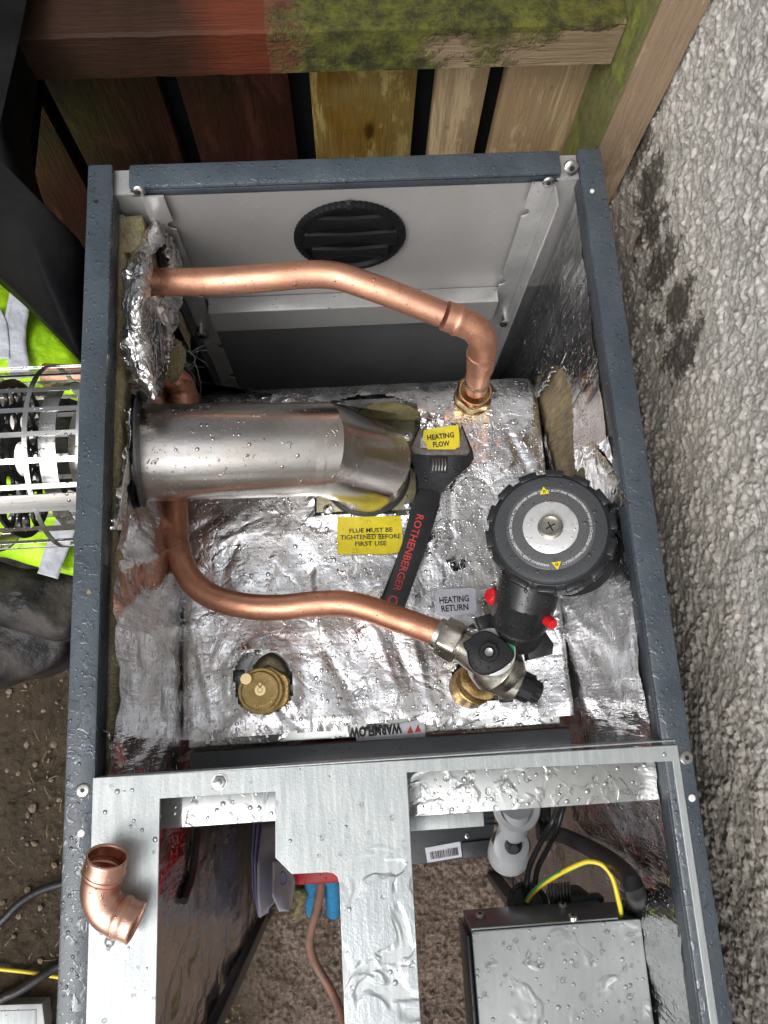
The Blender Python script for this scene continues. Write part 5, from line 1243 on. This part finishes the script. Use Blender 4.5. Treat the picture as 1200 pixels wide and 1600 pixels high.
op = thing('outside_pipe', 'short copper pipe end seen through the upper bars of the flue guard', 'pipe', (-.06, -.18, -.18))
MB().tube([pz(70, 586, -.19), pz(135, 590, -.19)], PR, 30).build('pipe', 'copper', op)
# ---------------------------------------------------------------- jacket and black sack
jk = thing('high_visibility_jacket', 'crumpled fluorescent yellow and black work jacket heaped beside the flue guard', 'jacket', tuple(pz(40, 720, -.5)))
blob('lower_panel', [(-90, 560), (-20, 560), (60, 560), (128, 580), (150, 700), (150, 900), (112, 1000), (96, 1030), (60, 1052), (20, 1060), (-60, 1066), (-110, 900)], (20, 800), -.44, .040, 'coat_black', jk, rings=30, amp=.018, nsc=8, under=.06)
blob('black_hem', [(-90, 880), (-10, 876), (60, 888), (130, 896), (122, 960), (112, 992), (80, 1000), (40, 990), (-20, 975), (-90, 970)], (30, 930), -.40, .03, 'coat_black', jk, rings=24, amp=.012, nsc=10, under=.05)
def cloth(name, outline, ctr, z0, h, m, amp=.012, nsc=12, under=.012): return blob(name, outline, ctr, z0, h, m, jk, rings=26, dens=9, amp=amp, nsc=nsc, under=under)
cloth('yellow_back', [(-90, 350), (-30, 395), (0, 425), (60, 485), (128, 560), (140, 600), (128, 622), (100, 616), (60, 600), (-20, 610), (-90, 640)], (10, 520), -.36, .030, 'hivis')
cloth('yellow_front', [(-90, 700), (-20, 735), (30, 748), (70, 760), (128, 790), (140, 860), (128, 897), (90, 893), (40, 880), (0, 868), (-60, 860)], (30, 820), -.345, .020, 'hivis')
def tape_band(name, pts, wid, z, parent, m='reflect'):
    V = []; n = 7; P = [Vector(p) for p in pts]; Q = []
    for i in range(len(P)-1):
        p0, p1, p2, p3 = P[max(i-1, 0)], P[i], P[i+1], P[min(i+2, len(P)-1)]
        for k in range(8):
            t = k/8; Q.append(.5*((2*p1)+(p2-p0)*t+(2*p0-5*p1+4*p2-p3)*t*t+(3*p1-p0-3*p2+p3)*t**3))
    Q.append(P[-1])
    for i, p in enumerate(Q):
        d = (Q[min(i+1, len(Q)-1)]-Q[max(i-1, 0)]).normalized(); nn = Vector((-d.y, d.x))
        for k in range(n):
            q = p+nn*wid*(k/(n-1)-.5); ww_ = pz(q.x, q.y, z); V.append(ww_+Vector((0, 0, .004*fbm((ww_.x*25, ww_.y*25, 1)))))
    return grid_mesh(name, V, n, len(Q), m, parent, solid=.0015)
tape_band('reflective_band', [(36, 448), (26, 490), (24, 540), (34, 590)], 34, -.322, jk)
tape_band('reflective_band', [(-10, 480), (4, 510), (6, 560)], 16, -.321, jk)
tape_band('reflective_band', [(122, 770), (106, 815), (84, 868), (74, 900)], 34, -.318, jk)
sk = blob('black_sack', [(-120, -160), (60, -160), (50, -50), (38, 20), (26, 70), (18, 120), (17, 180), (24, 225), (40, 275), (64, 318), (92, 352), (127, 382), (130, 470), (130, 563), (96, 530), (48, 480), (0, 434), (-60, 380), (-130, 300)], (-10, 240), lambda u, v: .045-.00022*max(0, v-60), .035, 'sack', None, rings=28, dens=8, amp=.004, nsc=4, under=.05)
tag(sk, 'big glossy black sack bulging past the fence rail at the far left', 'sack')
# ---------------------------------------------------------------- things on the ground, left
def cable(lb, pts, r, m, cat='cable', name='ground_cable', group=None):
    o = MB().tube(pts, r, 14, smoothn=5).build(name, m); tag(o, lb, cat, group); return o
cable('black cable curving out from under the cabinet, behind the yellow wire', [pz(-60, 1490, GZ+.02), pz(0, 1442, GZ+.03), pz(30, 1412, GZ+.03), pz(62, 1392, GZ+.025), pz(100, 1380, GZ+.02), pz(140, 1372, GZ+.02)], .0075, 'rubber', group='black cables on the muddy ground')
cable('black cable nearest the photographer, crossing over the yellow wire', [pz(-60, 1600, GZ+.02), pz(0, 1562, GZ+.035), pz(30, 1548, GZ+.035), pz(62, 1528, GZ+.03), pz(95, 1508, GZ+.02), pz(140, 1500, GZ+.02)], .0085, 'rubber', group='black cables on the muddy ground')
cable('thin yellow wire lying straight across the muddy ground', [pz(-60, 1506, GZ+.015), pz(0, 1514, GZ+.016), pz(50, 1520, GZ+.016), pz(110, 1530, GZ+.015)], .0036, 'wire_yellow', 'wire', 'ground_wire')
gb = thing('metal_tray', 'corner of a grey metal tray lying on the mud at bottom left', 'tray', tuple(pz(20, 1640, GZ)))
MB().prism([pz(-60, 1572, GZ+.04), pz(66, 1568, GZ+.04), pz(70, 1600, GZ+.04), pz(66, 1700, GZ+.04), pz(-60, 1700, GZ+.04)], (0, 0, -.035), .003).build('rim', 'frame_grey', gb)
MB().prism([pz(-50, 1582, GZ+.042), pz(56, 1578, GZ+.042), pz(56, 1690, GZ+.042), pz(-50, 1690, GZ+.042)], (0, 0, -.005), .001).build('base', 'galv', gb)
# ---------------------------------------------------------------- real water beads
def scatter(n, fn, r0, r1):
    out = []
    while len(out) < n:
        p = fn()
        if p is not None: out.append((p, r0+(r1-r0)*random.random()**3))
    return out
def fj():
    x, y = random.uniform(.04, .48), random.uniform(-.56, -.15)
    if any(inpoly(x, y, h) for h in hw): return None
    return Vector((x, y, foilz(x, y)+.0002))
beads('water_beads', scatter(900, fj, .0006, .0026), boi)
beads('water_beads', scatter(260, lambda: Vector((random.uniform(.002, .022), random.uniform(-.93, -.01), 0)), .0005, .0016), rL)
beads('water_beads', scatter(260, lambda: Vector((random.uniform(.498, .518), random.uniform(-.93, -.01), 0)), .0005, .0016), rR)
def fcs():
    x, y = random.uniform(.03, .50), random.uniform(-.93, -.59)
    if inpoly(x, y, A) or inpoly(x, y, B): return None
    return Vector((x, y, ZS))
beads('water_beads', scatter(150, fcs, .0005, .0022), cs)
beads('water_beads', scatter(170, lambda: Vector((random.uniform(x0b+.004, x1b-.004), random.uniform(-.92, ybk-.004), ZB)), .0006, .0034), lid)
beads('water_beads', scatter(160, lambda: Vector((random.uniform(.285, .49), random.uniform(yc1+.002, -.6), -.0325)), .0006, .0034), ch2)
def fpu():
    a, r = random.uniform(0, 6.28), random.uniform(.012, .036)
    return fp @ Vector((r*math.cos(a), r*math.sin(a), 0.0002 if r > .026 else .0007))
beads('water_beads', scatter(60, fpu, .0005, .0018), pump)
# ---------------------------------------------------------------- loose grit on the mud
random.seed(21)
def grit(name, regions, n, m, lab, cat):
    bm = bmesh.new()
    for k in range(n):
        x0, x1, y0, y1 = random.choice(regions); c = Vector((random.uniform(x0, x1), random.uniform(y0, y1), GZ+.004)); r = .0016+.0065*random.random()**4
        vs = bmesh.ops.create_icosphere(bm, subdivisions=1, radius=r)['verts']
        sx, sy, sz = random.uniform(.7, 1.5), random.uniform(.7, 1.3), random.uniform(.35, .8); a = random.uniform(0, 6.28); ca, sa = math.cos(a), math.sin(a)
        for v in vs:
            p = v.co*random.uniform(.78, 1.15); p = Vector((p.x*sx, p.y*sy, p.z*sz)); v.co = c+Vector((p.x*ca-p.y*sa, p.x*sa+p.y*ca, p.z))
    me = bpy.data.meshes.new(name); bm.to_mesh(me); bm.free(); o = link(name, me, m); tag(o, lab, cat, kind='stuff'); return o
M['grit'] = simple('grit', (.20, .145, .10), .6, 0, (.09, .06, .035), 55, 400, .0005)
grit('ground_grit', [(-.50, -.01, -1.25, -.35), (-.50, -.01, -1.25, -.35), (.05, .47, -1.25, -.62), (.05, .47, -1.25, -.62), (-.5, .0, -.35, .1)], 2600, 'grit', 'brown grit and small stone chips strewn over the mud', 'grit')
def straw(n):
    mb = MB()
    for k in range(n):
        x, y = random.uniform(-.45, -.02), random.uniform(-1.2, -.45); a = random.uniform(0, 6.28); l = random.uniform(.008, .03)
        p = Vector((x, y, GZ+.007)); d = Vector((math.cos(a), math.sin(a), .05))*l; mb.tube([p, p+d*.5+Vector((0, 0, .003)), p+d], .0006, 5)
    return mb.build('plant_litter', 'wool_bit')
tag(straw(110), 'pale bits of straw and dead stalks scattered over the muddy ground', 'litter', kind='stuff')
